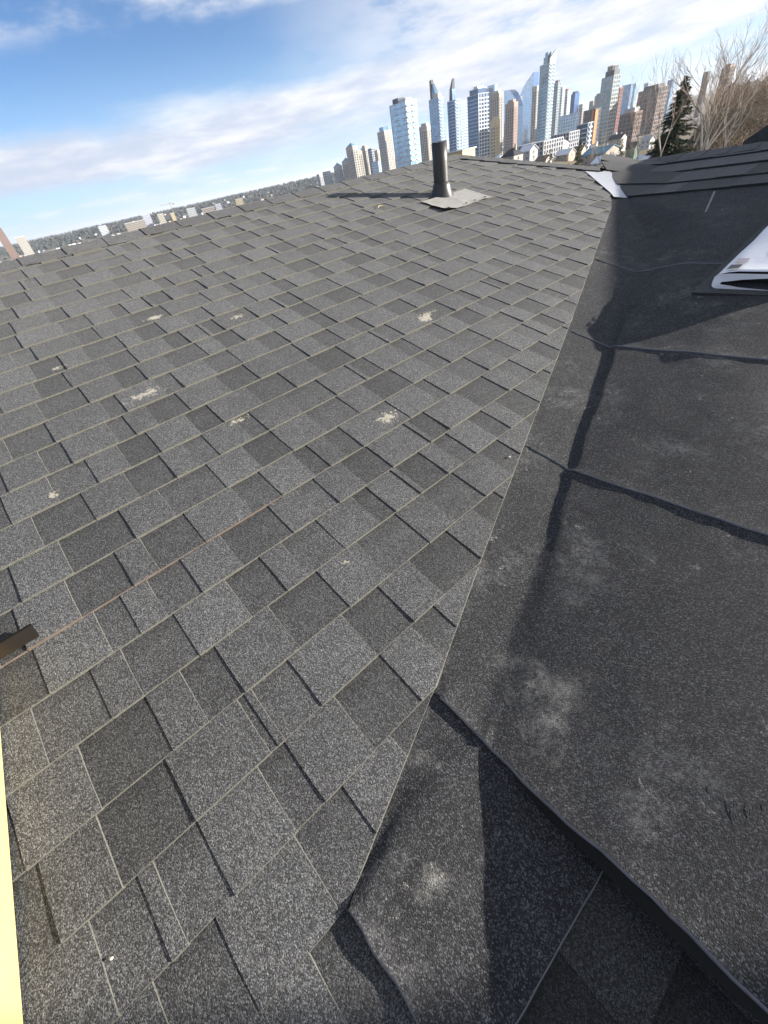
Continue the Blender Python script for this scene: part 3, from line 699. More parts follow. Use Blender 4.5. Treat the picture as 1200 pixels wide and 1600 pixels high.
mb = MB(); rad = [0, 12, 25, 40, 60, 80, 100, 120, 140, 170, 200, 240, 290, 350, 420, 520, 640, 800, 1000, 1400, 2000, 2350, 2450, 2550, 2650, 3000, 4000, 6000, 12000, 40000]; na = 180
vs = []
for r in rad:
    for i in range(na):
        a = 2*math.pi*i/na; x, y = r*math.sin(a), r*math.cos(a); vs.append((x, y, zg(x, y) if r > 15 else -9.0))
mb.add(vs, [(k*na+i, (k+1)*na+i, (k+1)*na+(i+1)%na, k*na+(i+1)%na) for k in range(len(rad)-1) for i in range(na)])
tag(mb.build('ground', M['ground'], None, True), kind='structure')

# ------------------------------------------------------------------ the city
TOWER={
'T0':(-903.3,-882.6,798.2,818.7,50.5),
'T1':(-576.4,-544.8,537.0,558.0,56.1),
'T2':(-864.7,-843.4,887.1,901.3,44.5),
'T3':(-708.0,-685.0,755.8,769.3,69.1),
'T4':(-693.2,-675.1,787.2,803.0,62.1),
'T5':(-774.8,-771.4,917.3,937.8,67.8),
'T6':(-613.7,-591.0,746.3,773.3,57.0),
'T7':(-1044.1,-1019.3,1360.5,1369.5,112.9),
'T8':(-882.1,-859.0,1162.0,1177.6,80.0),
'T9':(-661.7,-651.3,871.5,879.5,24.3),
'T10':(-953.9,-939.0,1314.0,1399.5,90.9),
'T11':(-762.6,-742.3,1057.5,1071.9,50.8),
'T12':(-1076.3,-1027.1,1562.7,1569.7,129.2),
'T13':(-845.1,-833.8,1282.8,1297.3,79.3),
'T14':(-604.3,-585.7,937.0,956.1,81.8),
'T15':(-802.1,-791.4,1309.4,1318.3,75.4),
'T15b':(-815.1,-807.8,1359.1,1368.4,67.5),
'T15c':(-832.0,-822.6,1409.5,1422.4,59.8),
'T16':(-851.1,-839.5,1478.3,1502.2,53.4),
'T17':(-796.9,-787.7,1429.3,1436.0,27.6),
'T18':(-619.5,-583.2,1037.3,1042.2,9.3),
'T19':(-473.6,-455.1,912.9,934.8,41.9),
'T20':(-538.5,-533.4,1101.7,1109.6,31.2),
'T21':(-703.3,-681.8,1464.0,1474.6,43.4),
'T21b':(-701.7,-693.3,1514.9,1525.8,43.6),
'T22':(-438.2,-406.8,972.3,1007.2,15.9),
'T23':(-610.1,-599.5,1499.6,1514.7,33.1),
'T24':(-455.4,-449.6,1283.6,1297.1,26.7),
'T25':(-375.2,-363.3,1133.2,1158.0,22.0),
'T26':(-427.8,-410.9,782.7,797.7,6.4),
'T27':(-360.2,-345.1,644.4,649.1,-6.1),
'T28':(-347.4,-328.2,728.5,746.9,-6.1),
'S1':(-1139.4,-1112.6,890.4,905.3,45.6),
'S2':(-1177.2,-1163.3,947.0,960.6,35.4),
'S3':(-1224.7,-1207.4,1011.3,1023.4,41.6),
'S4':(-1177.9,-1161.4,996.1,1007.9,36.1),
'S5':(-1117.0,-1106.5,967.8,979.3,28.2),
'S6':(-1018.5,-994.5,867.9,878.3,4.6),
'S7':(-1207.2,-1184.0,920.9,932.1,20.9),
'S8':(-1282.0,-1260.2,944.8,954.1,15.2),
'S9':(-1363.7,-1343.5,957.9,972.3,9.1),
'S10':(-1433.0,-1418.6,981.4,991.3,7.1),
'L1':(-2245,138,26,58,1.505),
'L2':(-2168,180,30,20,1.488),
'L3':(-2202,460,30,0,1.365),
'L4':(-2030,537,70,-8,1.312),
'L5':(-2089,604,29,5,1.289),
'L6':(-2003,631,22,-3,1.266),
'L7':(-2018,681,14,-8,1.245),
'L8':(-1896,712,31,-6,1.212),
'L9':(-1943,797,50,-16,1.181),
'L10':(-1996,864,24,-12,1.162),
'L11':(-2028,975,31,-11,1.123),
'W1':(-92.5,-90.0,107.3,111.8,-1.1),
'M1':(-275.6,-245.6,391.3,419.8,-9.5),
'M2':(-311.8,-292.1,510.3,528.8,-9.0),
'X1':(-1123.6,-1113.8,1394.9,1407.2,109.6),
'X2':(-1044.5,-1037.7,1346.5,1358.2,108.2),
'X3':(-1051.9,-1042.6,1511.3,1528.3,80.8),
'X4':(-918.1,-911.8,1514.7,1528.6,60.1),
'X5':(-827.9,-818.3,1490.1,1511.1,17.9),
'X6':(-822.7,-813.1,1531.5,1553.3,31.0),
'X7':(-715.7,-709.1,1355.8,1375.0,34.7),
'X8':(-725.4,-714.9,1635.6,1659.8,42.0),}
HOUSE={
'pyr':(-146.7,208.6,-4.8,7.2),
'h1':(-215.9,326.0,-7.9,9.2),
'h2':(-289.9,460.3,-10.8,9.2),
'h3':(-287.0,482.0,-12.1,15.1),
'h4':(-212.4,368.1,-15.2,10.6),
'h5':(-189.2,302.8,-13.7,7.6),
'h6':(-168.3,334.0,-15.7,17.1),
'h7':(-241.0,506.6,-17.1,11.9),
'h8':(-150.1,305.1,-18.7,11.5),
'h9':(-159.2,357.1,-17.3,4.8),
'h10':(-197.9,470.1,-20.3,7.5),
'h11':(-118.8,282.0,-19.7,7.0),
'h12':(-99.9,253.0,-15.2,5.0),
'h13':(-212.8,387.4,-15.5,8.1),
'h14':(-211.8,287.4,-8.5,8.7),}
SPRUCE=[
('spruce',-28.4,74.8,1.7),
('sp2',-72.1,131.5,-3.9),
('sp3',-71.9,154.1,-6.2),
('sp4',-59.1,148.7,-4.2),
('sp5',-119.9,196.3,-7.2),
('sp6',-41.4,123.2,-5.6),]
BARE=[
('birch',-22.8,66.2,5.2),
('b2',-37.9,87.1,4.6),
('b3',-21.9,71.7,4.6),
('b4',-89.1,156.4,-5.8),
('b5',-92.8,177.1,-6.7),
('b6',-130.6,201.4,-5.8),
('b7',-73.7,153.2,-6.7),
('b8',-60.0,137.5,-5.6),
('b9',-133.4,223.2,-7.1),
('b10',-28.1,80.2,2.6),
('b11',-86.7,191.3,-7.4),
('b12',-106.8,157.2,-4.9),
('b13',-27.8,69.7,4.2),
('b14',-24.6,76.1,3.8),
('b15',-25.9,86.2,3.3),
('b16',-31.8,94.8,3.2),
('b17',-26.3,91.3,4.0),
('b18',-121.2,195.5,-3.5),
('b19',-149.6,212.6,-3.5),
('b20',-89.7,178.8,-4.6),
('b21',-73.1,175.4,-5.9),]

M['g_blue'] = mat_glass('blue_glass', (.18, .30, .46)); M['g_light'] = mat_glass('light_blue_glass', (.33, .48, .63)); M['g_dark'] = mat_glass('dark_blue_glass', (.05, .09, .17)); M['g_teal'] = mat_glass('grey_teal_glass', (.20, .29, .34))
M['g_win'] = mat_glass('window_glass', (.06, .08, .11), .15, .3); M['g_sky'] = mat_glass('mirror_glass', (.42, .54, .70), .08, .8); M['g_deep'] = mat_glass('deep_blue_glass', (.08, .16, .34), .12, .5)
def pm(n, c, r=.8, v=.08): M[n] = mat_plain(n, c, r, v, .2, .25)
pm('white', (.52, .54, .56)); pm('cream', (.52, .48, .39)); pm('beige', (.42, .39, .345)); pm('tan', (.35, .30, .25)); pm('grey', (.36, .37, .39)); pm('dgrey', (.10, .105, .12)); pm('brown', (.22, .14, .105)); pm('granite', (.34, .24, .20))
pm('red', (.27, .12, .10)); pm('orange', (.55, .20, .08)); pm('gold', (.58, .48, .29)); pm('lav', (.50, .52, .60)); pm('green', (.08, .16, .12)); pm('snow', (.62, .65, .70)); pm('roofdark', (.05, .052, .06), .9, .2); pm('roofblue', (.13, .26, .33)); pm('roofbrown', (.17, .13, .10), .9, .2); pm('slabgrey', (.50, .52, .53))
GB = -44.0
def tower(key, name, style, label, glass='g_blue', trim='white', fh=4.2, pier=4.5, cat='tower', crown=None, top=None, group=None):
    x0, x1, y0, y1, zt = TOWER[key]
    if y1-y0 < 12: y1 = y0+12
    if x1-x0 < 5: x0 = x1-5
    rt = empty(name, ((x0+x1)/2, (y0+y1)/2, GB)); tag(rt, label, cat, group)
    ox, oy = rt.location.x, rt.location.y
    x0 -= ox; x1 -= ox; y0 -= oy; y1 -= oy; zt -= GB
    mb = MB(); mb.box(x0, x1, y0, y1, 0, zt); mb.build('shaft', M[glass], rt)
    nf = int(zt/fh); b = MB(); p = MB(); pr = .35
    if style == 'balcony':
        for i in range(1, nf+1):
            z = i*fh
            if z > zt-.4: break
            b.box(x0-.15, x1+.15, y0-.22, y0+.05, z-.35, z+.05)
            nb = max(1, int((y1-y0)/9)); st = (y1-y0)/nb
            for j in range(nb): b.box(x1-.05, x1+1.5, y0+st*j+.3, y0+st*(j+1)-st*.28, z-.2, z+1.15)
            nb = max(1, int((x1-x0)/11)); st = (x1-x0)/nb
            for j in range(nb): b.box(x0+st*j+st*.55, x0+st*(j+1)-.2, y0-1.3, y0+.05, z-.2, z+.75)
        for x in (x0-.1, x1-.6): p.box(x, x+.7, y0-.3, y0+.3, 0, zt)
        p.box(x1-.3, x1+.4, y0+(y1-y0)*.45, y0+(y1-y0)*.45+1.6, 0, zt)
    elif style == 'grid':
        for i in range(1, nf+1):
            z = i*fh
            b.box(x0-.25, x1+.25, y0-.25, y1, z-fh*.28, z)
        nn = max(2, int((x1-x0)/pier)); 
        for j in range(nn+1): x = lerp(x0, x1-.01, j/nn); p.box(x-.55, x+.55, y0-.45, y0+.1, 0, zt)
        nn = max(2, int((y1-y0)/pier))
        for j in range(nn+1): y = lerp(y0, y1, j/nn); p.box(x1-.1, x1+.45, y-.55, y+.55, 0, zt)
    elif style == 'stone':
        nn = max(2, int((x1-x0)/pier))
        for j in range(nn+1): x = lerp(x0, x1, j/nn); p.box(x-pier*.28, x+pier*.28, y0-.5, y0+.1, 0, zt)
        nn = max(2, int((y1-y0)/pier))
        for j in range(nn+1): y = lerp(y0, y1, j/nn); p.box(x1-.1, x1+.5, y-pier*.30, y+pier*.30, 0, zt)
        for i in range(1, nf+1): b.box(x0-.2, x1+.2, y0-.25, y1, i*fh-fh*.3, i*fh)
        b.box(x0-.6, x1+.6, y0-.6, y1, zt-fh*1.6, zt+.3)
    elif style == 'split':
        dk = MB()
        for i in range(1, nf+1):
            dk.box(x0-.2, x1-.4, y0-.3, y0+.05, i*fh-fh*.3, i*fh); b.box(x1-.1, x1+.35, y0, y1, i*fh-fh*.3, i*fh)
        tag(dk.build('spandrels', M['g_blue'], rt), kind='stuff')
        for y in (y0, y0+(y1-y0)*.22, y0+(y1-y0)*.5, y0+(y1-y0)*.78): p.box(x1-.2, x1+.6, y-.7, y+.7, 0, zt)
        p.box(x0, x0+.8, y0-.4, y0+.1, 0, zt)
    elif style == 'stripe':
        for i in range(1, nf+1): b.box(x0-.4, x1+.4, y0-.4, y1, i*fh-fh*.5, i*fh)
        p.box(x1-.5, x1+.5, y0-.5, y0+.6, 0, zt)
    else:
        for i in range(1, nf+1, 2): b.box(x0-.08, x1+.08, y0-.08, y1, i*fh-.22, i*fh)
        nn = max(2, int((x1-x0)/5))
        for j in range(nn+1): x = lerp(x0, x1, j/nn); p.box(x-.1, x+.1, y0-.12, y0+.1, 0, zt)
    if b.v: tag(b.build('floor_bands', M[trim], rt), kind='stuff')
    if p.v: tag(p.build('piers', M[trim], rt), kind='stuff')
    if style == 'balcony' and False: pass
    w, d = x1-x0, y1-y0
    mb = MB(); mb.box(x0-.3, x1+.3, y0-.3, y1+.3, zt, zt+.7); mb.build('roof_slab', M[trim], rt)
    if crown == 'box': mb = MB(); mb.box(x0+w*.08, x0+w*.42, y0+d*.2, y0+d*.8, zt+.7, zt+6); mb.build('plant_room', M['dgrey'], rt); mb = MB(); mb.box(x0+w*.45, x1-w*.1, y0+d*.2, y0+d*.7, zt+.7, zt+3.5); mb.build('penthouse', M['white'], rt)
    elif crown == 'step':
        mb = MB(); mb.box(x0+w*.12, x1-w*.12, y0+d*.1, y1-d*.1, zt+.7, zt+6.5); mb.build('penthouse', M[glass], rt)
        mb = MB(); mb.box(x0+w*.38, x1-w*.25, y0+d*.2, y1-d*.2, zt+6.5, zt+10); mb.build('plant_room', M['white'], rt)
        mb = MB(); mb.box(x0+w*.10, x1-w*.10, y0+d*.08, y1-d*.08, zt+6.5, zt+7.2); mb.build('roof_slab', M['white'], rt)
    elif crown == 'fin':
        mb = MB(); mb.hexa([(x0+w*.12,y0+d*.1,zt+.7),(x0+w*.30,y0+d*.1,zt+.7),(x0+w*.30,y1-d*.2,zt+.7),(x0+w*.12,y1-d*.2,zt+.7)], [(x0+w*.12,y0+d*.1,zt+24),(x0+w*.30,y0+d*.1,zt+25),(x0+w*.30,y0+d*.5,zt+25),(x0+w*.12,y0+d*.5,zt+24)]); mb.build('crown_fin', M['dgrey'], rt)
        mb = MB(); mb.hexa([(x0+w*.32,y0+d*.1,zt+.7),(x0+w*.75,y0+d*.1,zt+.7),(x0+w*.75,y1-d*.2,zt+.7),(x0+w*.32,y1-d*.2,zt+.7)], [(x0+w*.32,y0+d*.2,zt+20),(x0+w*.42,y0+d*.2,zt+18),(x0+w*.42,y0+d*.6,zt+18),(x0+w*.32,y0+d*.6,zt+20)]); mb.build('crown_glass', M['g_teal'], rt)
        mb = MB(); mb.box(x0+w*.45, x1-w*.05, y0+d*.02, y0+d*.6, zt+.7, zt+6); mb.build('penthouse', M['cream'], rt)
    elif crown == 'fin2':
        mb = MB(); mb.hexa([(x0+w*.2,y0+d*.1,zt+.7),(x0+w*.62,y0+d*.1,zt+.7),(x0+w*.62,y1-d*.2,zt+.7),(x0+w*.2,y1-d*.2,zt+.7)], [(x0+w*.30,y0+d*.1,zt+15),(x0+w*.60,y0+d*.1,zt+15),(x0+w*.60,y0+d*.6,zt+15),(x0+w*.30,y0+d*.6,zt+15)]); mb.build('penthouse', M['g_dark'], rt)
        mb = MB(); mb.hexa([(x0+w*.3,y0+d*.1,zt+15),(x0+w*.6,y0+d*.1,zt+15),(x0+w*.6,y0+d*.6,zt+15),(x0+w*.3,y0+d*.6,zt+15)], [(x0+w*.56,y0+d*.2,zt+27),(x0+w*.68,y0+d*.2,zt+28),(x0+w*.68,y0+d*.5,zt+28),(x0+w*.56,y0+d*.5,zt+27)]); mb.build('crown_fin', M['dgrey'], rt)
    elif crown == 'tall':
        mb = MB(); mb.box(x0+w*.28, x0+w*.72, y0+d*.1, y0+d*.9, zt+.7, zt+9); mb.box(x0+w*.36, x0+w*.66, y0+d*.2, y0+d*.8, zt+9, zt+15); mb.build('penthouse', M[glass], rt)
        mb = MB(); mb.hexa([(x1-w*.12,y0+d*.05,zt+.7),(x1+.3,y0+d*.05,zt+.7),(x1+.3,y1,zt+.7),(x1-w*.12,y1,zt+.7)], [(x1-w*.12,y0+d*.05,zt+6),(x1+.3,y0+d*.05,zt+6),(x1+.3,y1,zt+17),(x1-w*.12,y1,zt+17)]); mb.build('crown_fin', M['white'], rt)
    elif crown == 'pyramid':
        mb = MB(); mb.add([(x0,y0,zt+.7),(x1,y0,zt+.7),(x1,y1,zt+.7),(x0,y1,zt+.7),(x0+w*.5,y0+d*.5,zt+8)], [(0,1,4),(1,2,4),(2,3,4),(3,0,4)]); mb.build('roof', M[top or 'roofblue'], rt)
        mb = MB(); mb.tube((x0+w*.5,y0+d*.5,zt+7.5),(x0+w*.5,y0+d*.5,zt+13),.35,.1); mb.build('spire', M['grey'], rt)
    elif crown == 'stepped':
        mb = MB(); mb.box(x0+w*.18, x1-w*.05, y0+d*.1, y1-d*.1, zt+.7, zt+7); mb.box(x0+w*.30, x1-w*.15, y0+d*.2, y1-d*.2, zt+7, zt+12); mb.build('penthouse', M['dgrey'], rt)
        for i in range(5): mb = MB(); mb.box(x0+w*(.30+.11*i), x0+w*(.35+.11*i), y0+d*.1, y0+d*.25, zt+7, zt+13); mb.build('crown_pier', M['beige'], rt)
        mb = MB(); mb.box(x0-w*.42, x0-.5, y0+2, y1, 0, zt-16); mb.box(x0-w*.9, x0-w*.42, y0+3, y1, 0, zt-30); mb.build('shoulder', M['grey'], rt)
    elif crown == 'spire':
        mb = MB(); mb.box(x0+w*.2, x1-w*.2, y0+d*.1, y1-d*.2, zt+.7, zt+7); mb.build('penthouse', M['g_blue'], rt)
        mb = MB(); mb.tube((x0+w*.5,y0+d*.3,zt+6),(x0+w*.5,y0+d*.3,zt+18),.5,.15); mb.build('spire', M['white'], rt)
    elif crown: mb = MB(); mb.box(x0+w*.15, x1-w*.15, y0+d*.15, y1-d*.15, zt+.7, zt+5); mb.build('penthouse', M[crown], rt)
    return rt
def curved_tower(key, name, label, front, side, prof, dep=26):
    x0, x1, y0, y1, zt = TOWER[key]; rt = empty(name, ((x0+x1)/2, y0, GB)); tag(rt, label, 'tower')
    W = x1-x0; H = zt-GB; pts = [(x0+W*a-rt.location.x, H*b) for a, b in prof]; n = len(pts)
    mb = MB(); vs = [(x,0,z) for x,z in pts]+[(x,dep,z) for x,z in pts]
    mb.add(vs, [tuple(range(n))]); mb.build('front_glass', M[front], rt)
    mb = MB(); mb.add(vs, [tuple(range(2*n-1,n-1,-1))]+[(i,n+i,n+(i+1)%n,(i+1)%n) for i in range(n)]); mb.build('side_glass', M[side], rt)
    return rt
tower('T1', 'apartment_tower', 'balcony', 'light blue glass apartment tower with white balconies, nearest and leftmost of the big towers', 'g_light', 'white', 5.6, crown='box')
tower('T0', 'office_tower', 'stone', 'slim tower with cream ribs and a thin mast, half behind the light blue apartment tower', 'g_blue', 'beige', 4.5, 4, crown='spire')
tower('T2', 'office_tower', 'stone', 'grey beige tower between the light blue apartment tower and the vent pipe', 'g_win', 'beige', 4.5, 4.6, crown='beige')
tower('T3', 'apartment_tower', 'balcony', 'left one of two blue towers with pointed dark fins', 'g_blue', 'white', 4.4, crown='fin')
tower('T4', 'apartment_tower', 'balcony', 'right one of two blue towers with pointed dark fins', 'g_blue', 'white', 4.4, crown='fin2')
tower('T5', 'office_tower', 'stripe', 'white striped slab tower right behind the pair of pointed towers', 'g_blue', 'lav', 4.6)
tower('T6', 'apartment_tower', 'split', 'broad dark blue tower with white ribbed right side and stepped penthouse', 'g_dark', 'slabgrey', 4.6, 6.5, crown='step')
tower('T7', 'office_tower', 'glass', 'pale blue glass tower peeking out behind the broad dark blue tower', 'g_light', 'grey', 6)
tower('T8', 'office_tower', 'stone', 'tall pale stone office tower with vertical stripes beside the dark blue tower', 'g_win', 'tan', 5, 5.5, crown='beige')
tower('T9', 'office_block', 'stone', 'short golden yellow block at the foot of the pale stone tower', 'g_win', 'gold', 5, 4, crown='gold')
curved_tower('T10', 'glass_tower', 'blue mirror glass tower with a roof curving down to the right', 'g_sky', 'g_dark', [(0,0),(2.9,0),(2.9,.72),(2.6,.80),(2.2,.87),(1.7,.94),(1.1,.985),(0.5,1.0),(0,1.0)])
tower('T11', 'office_tower', 'stone', 'brown granite tower in front of the curved mirror glass tower', 'g_win', 'granite', 5, 4.4, crown='granite')
curved_tower('T12', 'glass_tower', 'tall crescent topped blue mirror glass tower left of the tallest tower', 'g_sky', 'g_deep', [(0.10,0),(1,0),(1,.995),(.93,1.0),(.72,.955),(.45,.90),(.2,.83),(.04,.75),(0,.68)])
tower('T13', 'office_tower', 'stone', 'narrow beige tower squeezed between the crescent tower and the tallest tower', 'g_win', 'beige', 5, 4)
tower('T14', 'apartment_tower', 'balcony', 'tallest tower of the skyline with bright white right side and pointed top', 'g_teal', 'white', 4.6, crown='tall')
tower('T15', 'office_tower', 'grid', 'blue grey tower touching the right side of the tallest tower', 'g_teal', 'grey', 5, 5, crown='dgrey')
tower('T15b', 'office_tower', 'grid', 'narrow white ribbed tower, second to the right of the tallest tower', 'g_teal', 'white', 5, 3)
tower('T15c', 'office_tower', 'stone', 'white edged tower with a dark red top', 'g_win', 'slabgrey', 5, 4, crown='red')
tower('T16', 'glass_tower', 'glass', 'plain dark blue glass tower standing alone right of the red topped tower', 'g_deep', 'dgrey', 6, crown='g_dark')
tower('T17', 'office_tower', 'stone', 'small grey tower between the plain dark blue tower and the orange building', 'g_win', 'grey', 5, 4)
tower('T18', 'apartment_block', 'grid', 'wide low pale blue block right of the foot of the tallest tower', 'g_light', 'lav', 5, 5, cat='building')
tower('T19', 'apartment_tower', 'grid', 'tall beige apartment tower with stepped shoulders and dark crown', 'g_teal', 'beige', 4.8, 5.5, crown='stepped')
tower('T20', 'apartment_tower', 'grid', 'narrow red brown tower on the right of the stepped beige tower', 'g_win', 'red', 5, 4)
tower('T21', 'glass_tower', 'glass', 'wider left one of two adjoining blue glass towers right of the stepped beige tower', 'g_blue', 'grey', 6)
tower('T21b', 'glass_tower', 'glass', 'narrower right one of two adjoining blue glass towers right of the stepped beige tower', 'g_light', 'grey', 6)
tower('T22', 'office_block', 'grid', 'broad brown office block with pale window grid left of the spruce', 'g_win', 'brown', 5, 6, cat='building', crown='dgrey')
tower('T23', 'glass_tower', 'glass', 'small bright blue glass tower above the broad brown office block', 'g_blue', 'grey', 6)
tower('T24', 'office_tower', 'stone', 'thin dark tower seen through the bare white tree', 'g_win', 'dgrey', 5, 4)
tower('T25', 'apartment_tower', 'grid', 'brown tower rising behind the bare brush on the right', 'g_win', 'brown', 5, 5, crown='brown')
ob = tower('T26', 'apartment_block', 'grid', 'dark grey mid-rise block with orange panels', 'g_win', 'dgrey', 5, 5, cat='building')
x0, x1, y0, y1, zt = TOWER['T26']
for a, b in ((-.02, .10), (.74, .90)):
    mb = MB(); lx = x1-x0; mb.box(-lx/2+lx*a, -lx/2+lx*b, -(y1-y0)/2-.9, -(y1-y0)/2+.2, 12, zt-GB); mb.build('orange_panel', M['orange'], ob)
mb = MB(); mb.box((x1-x0)/2, (x1-x0)/2+.9, -(y1-y0)/2, 0, 12, zt-GB-1); mb.build('orange_panel', M['orange'], ob)
tower('T27', 'apartment_block', 'balcony', 'small grey block with dark striped balconies below the orange panelled block', 'g_dark', 'slabgrey', 4.2, cat='building')
tower('T28', 'apartment_block', 'grid', 'dark brick mid-rise block below the two adjoining blue glass towers', 'g_win', 'brown', 4.2, 4.5, cat='building', crown='grey')
lab = ['highest beige tower with a turret in the small cluster left of the skyline', 'slim tan tower right beside the beige turret tower', 'tan topped tower in the middle of the small left cluster', 'lavender grey tower in the small left cluster', 'cream tower at the right end of the small left cluster',
 'low light blue block in front of the small left cluster', 'green domed beige tower left of the turret tower', 'grey pair tower left of the green domed tower', 'small teal glass block near the left end of the skyline', 'last little grey block at the left end of the skyline']
spec = [('stone','g_win','beige','pyramid'),('stone','g_win','tan',None),('stone','g_win','beige','tan'),('grid','g_win','lav',None),('stone','g_win','cream',None),('grid','g_light','lav',None),('stone','g_win','beige','pyramid'),('stone','g_teal','grey','pyramid'),('grid','g_teal','grey',None),('stone','g_win','grey',None)]
for i in range(10): tower('S%d' % (i+1), 'city_block', spec[i][0], lab[i], spec[i][1], spec[i][2], 5, 5, cat='tower' if i not in (5, 8, 9) else 'building', crown=spec[i][3])
XL = [('X1','slim grey tower peeping over the broad dark blue tower','grey','grid'),('X2','narrow pale tower behind the stepped penthouse of the dark blue tower','lav','stone'),('X3','slate tower between the brown granite tower and the crescent tower','grey','grid'),('X4','grey tower behind the blue grey neighbour of the tallest tower','lav','grid'),('X5','short slate tower behind the orange panelled block','grey','grid'),('X6','tan tower between the orange panelled block and the stepped beige tower','tan','stone'),('X7','grey tower against the left side of the stepped beige tower','grey','stone'),('X8','slate blue tower rising behind the broad brown office block','lav','grid')]
for k_, l_, c_, s_ in XL: tower(k_, 'office_tower', s_, l_, 'g_teal', c_, 5, 4.5, crown=None)
tower('M1', 'apartment_row', 'grid', 'long low grey apartment row at the foot of the tallest tower', 'g_win', 'grey', 3.0, 3.2, cat='building')
tower('M2', 'apartment_row', 'grid', 'low pale apartment row left of the striped balcony block', 'g_win', 'grey', 3.0, 3.2, cat='building')

def far_block(key, label, wall, fh=5, cat='building', roof=None):
    x, y, w, zt, rz = TOWER[key]; rt = empty('far_building', (x, y, GB), rz); tag(rt, label, cat, 'buildings on the far plain')
    H = zt-GB; d = max(12, w*.5); mb = MB(); mb.box(-w/2, w/2, -d/2, d/2, 0, H); mb.build('wall', M[wall], rt)
    mb = MB()
    for i in range(max(1, int(H/fh)-1)):
        for j in range(max(2, int(w/5))): xx = -w/2+(j+.5)*w/max(2, int(w/5)); mb.box(xx-1.4, xx+1.4, -d/2-.12, -d/2+.1, H-(i+1)*fh, H-(i+1)*fh+2.4)
    tag(mb.build('windows', M['g_win'], rt), kind='stuff')
    mb = MB(); mb.box(-w/2-.4, w/2+.4, -d/2-.4, d/2+.4, H, H+.8); mb.build('roof_slab', M[roof or 'snow'], rt)
FL = [('L1','brown brick tower at the left edge of the picture','brown'),('L2','beige block beside the brown brick tower at the left edge','beige'),('L3','white little block among the far trees','white'),('L4','long tan hall on the far plain','tan'),('L5','light blue block next to the long tan hall','lav'),('L6','cream block left of the crane','cream'),('L7','yellowish block under the crane','gold'),('L8','white and blue block right of the crane','white'),('L9','tan block in the middle of the far plain','tan'),('L10','grey blue block right of the tan block on the far plain','lav'),('L11','small yellow block near the foot of the left cluster','gold')]
for k, l, w in FL: far_block(k, l, w)
cr = empty('tower_crane', (-2128, 725, GB), 1.25); tag(cr, 'tower crane over the far plain', 'crane')
mb = MB(); mb.box(-1, 1, -1, 1, 0, 66); mb.build('mast', M['tan'], cr)
mb = MB(); mb.box(-42, 14, -.7, .7, 64.5, 66.3); mb.build('jib', M['tan'], cr)
mb = MB(); mb.hexa([(-1,-1,66.4),(1,-1,66.4),(1,1,66.4),(-1,1,66.4)], [(-.2,-.2,74),(.2,-.2,74),(.2,.2,74),(-.2,.2,74)]); mb.box(10, 14, -1.5, 1.5, 60, 64.4); mb.build('tower_top', M['red'], cr)

# ------------------------------------------------------------------ houses between the roof and the city
def house_small(key, label, wall, roof, hip=False, dep=None, name='neighbour_house', rz=0.0):
    x, y, zr, w = HOUSE[key]; g = zg(x, y)-.6; w = max(w, 5.5); d = dep or w*.9; Hh = max(4.0, zr-g); he = Hh-min(2.6, Hh*.35)
    rt = empty(name, (x, y, g), rz); tag(rt, label, 'house', 'houses below the skyline')
    mb = MB(); mb.box(-w/2, w/2, -d/2, d/2, 0, he)
    if not hip: mb.add([(-w/2,-d/2,he),(-w/2,d/2,he),(-w/2,0,Hh-.1)], [(0,1,2)]); mb.add([(w/2,-d/2,he),(w/2,d/2,he),(w/2,0,Hh-.1)], [(1,0,2)])
    mb.build('wall', M[wall], rt)
    o = .5; mb = MB()
    if hip: mb.add([(-w/2-o,-d/2-o,he-.1),(w/2+o,-d/2-o,he-.1),(w/2+o,d/2+o,he-.1),(-w/2-o,d/2+o,he-.1),(-w*.08,0,Hh),(w*.08,0,Hh)], [(0,1,5,4),(1,2,5),(2,3,4,5),(3,0,4),(3,2,1,0)])
    else: mb.add([(-w/2-o,-d/2-o,he-.3),(w/2+o,-d/2-o,he-.3),(w/2+o,0,Hh),(-w/2-o,0,Hh),(-w/2-o,d/2+o,he-.3),(w/2+o,d/2+o,he-.3),(-w/2-o,-d/2-o,he-.05),(w/2+o,-d/2-o,he-.05),(w/2+o,0,Hh+.25),(-w/2-o,0,Hh+.25),(-w/2-o,d/2+o,he-.05),(w/2+o,d/2+o,he-.05)], [(6,7,8,9),(9,8,11,10),(0,1,7,6),(1,2,8,7),(2,5,11,8),(4,3,9,10),(3,0,6,9),(3,2,1,0),(4,5,2,3)])
    ro = mb.build('roof', M[roof], rt)
    mb = MB(); mb.box(w*.18, w*.18+.8, -.1, .7, Hh-1, Hh+1.1); mb.build('chimney', M['tan'], ro)
    for i in range(2):
        for j in range(2):
            zz = he-1.9-2.7*j
            if zz < .6: continue
            xx = (-.26+.52*i)*w; mb = MB(); mb.box(xx-.6, xx+.6, -d/2-.05, -d/2+.05, zz, zz+1.3); f = mb.build('window', M['white'], rt); mb = MB(); mb.box(xx-.5, xx+.5, -d/2-.07, -d/2, zz+.1, zz+1.2); mb.build('pane', M['g_win'], f)
    for j in range(2):
        zz = he-1.9-2.7*j
        if zz < .6: continue
        mb = MB(); mb.box(w/2-.05, w/2+.05, -.6, .6, zz, zz+1.3); f = mb.build('window', M['white'], rt); mb = MB(); mb.box(w/2, w/2+.07, -.5, .5, zz+.1, zz+1.2); mb.build('pane', M['g_win'], f)
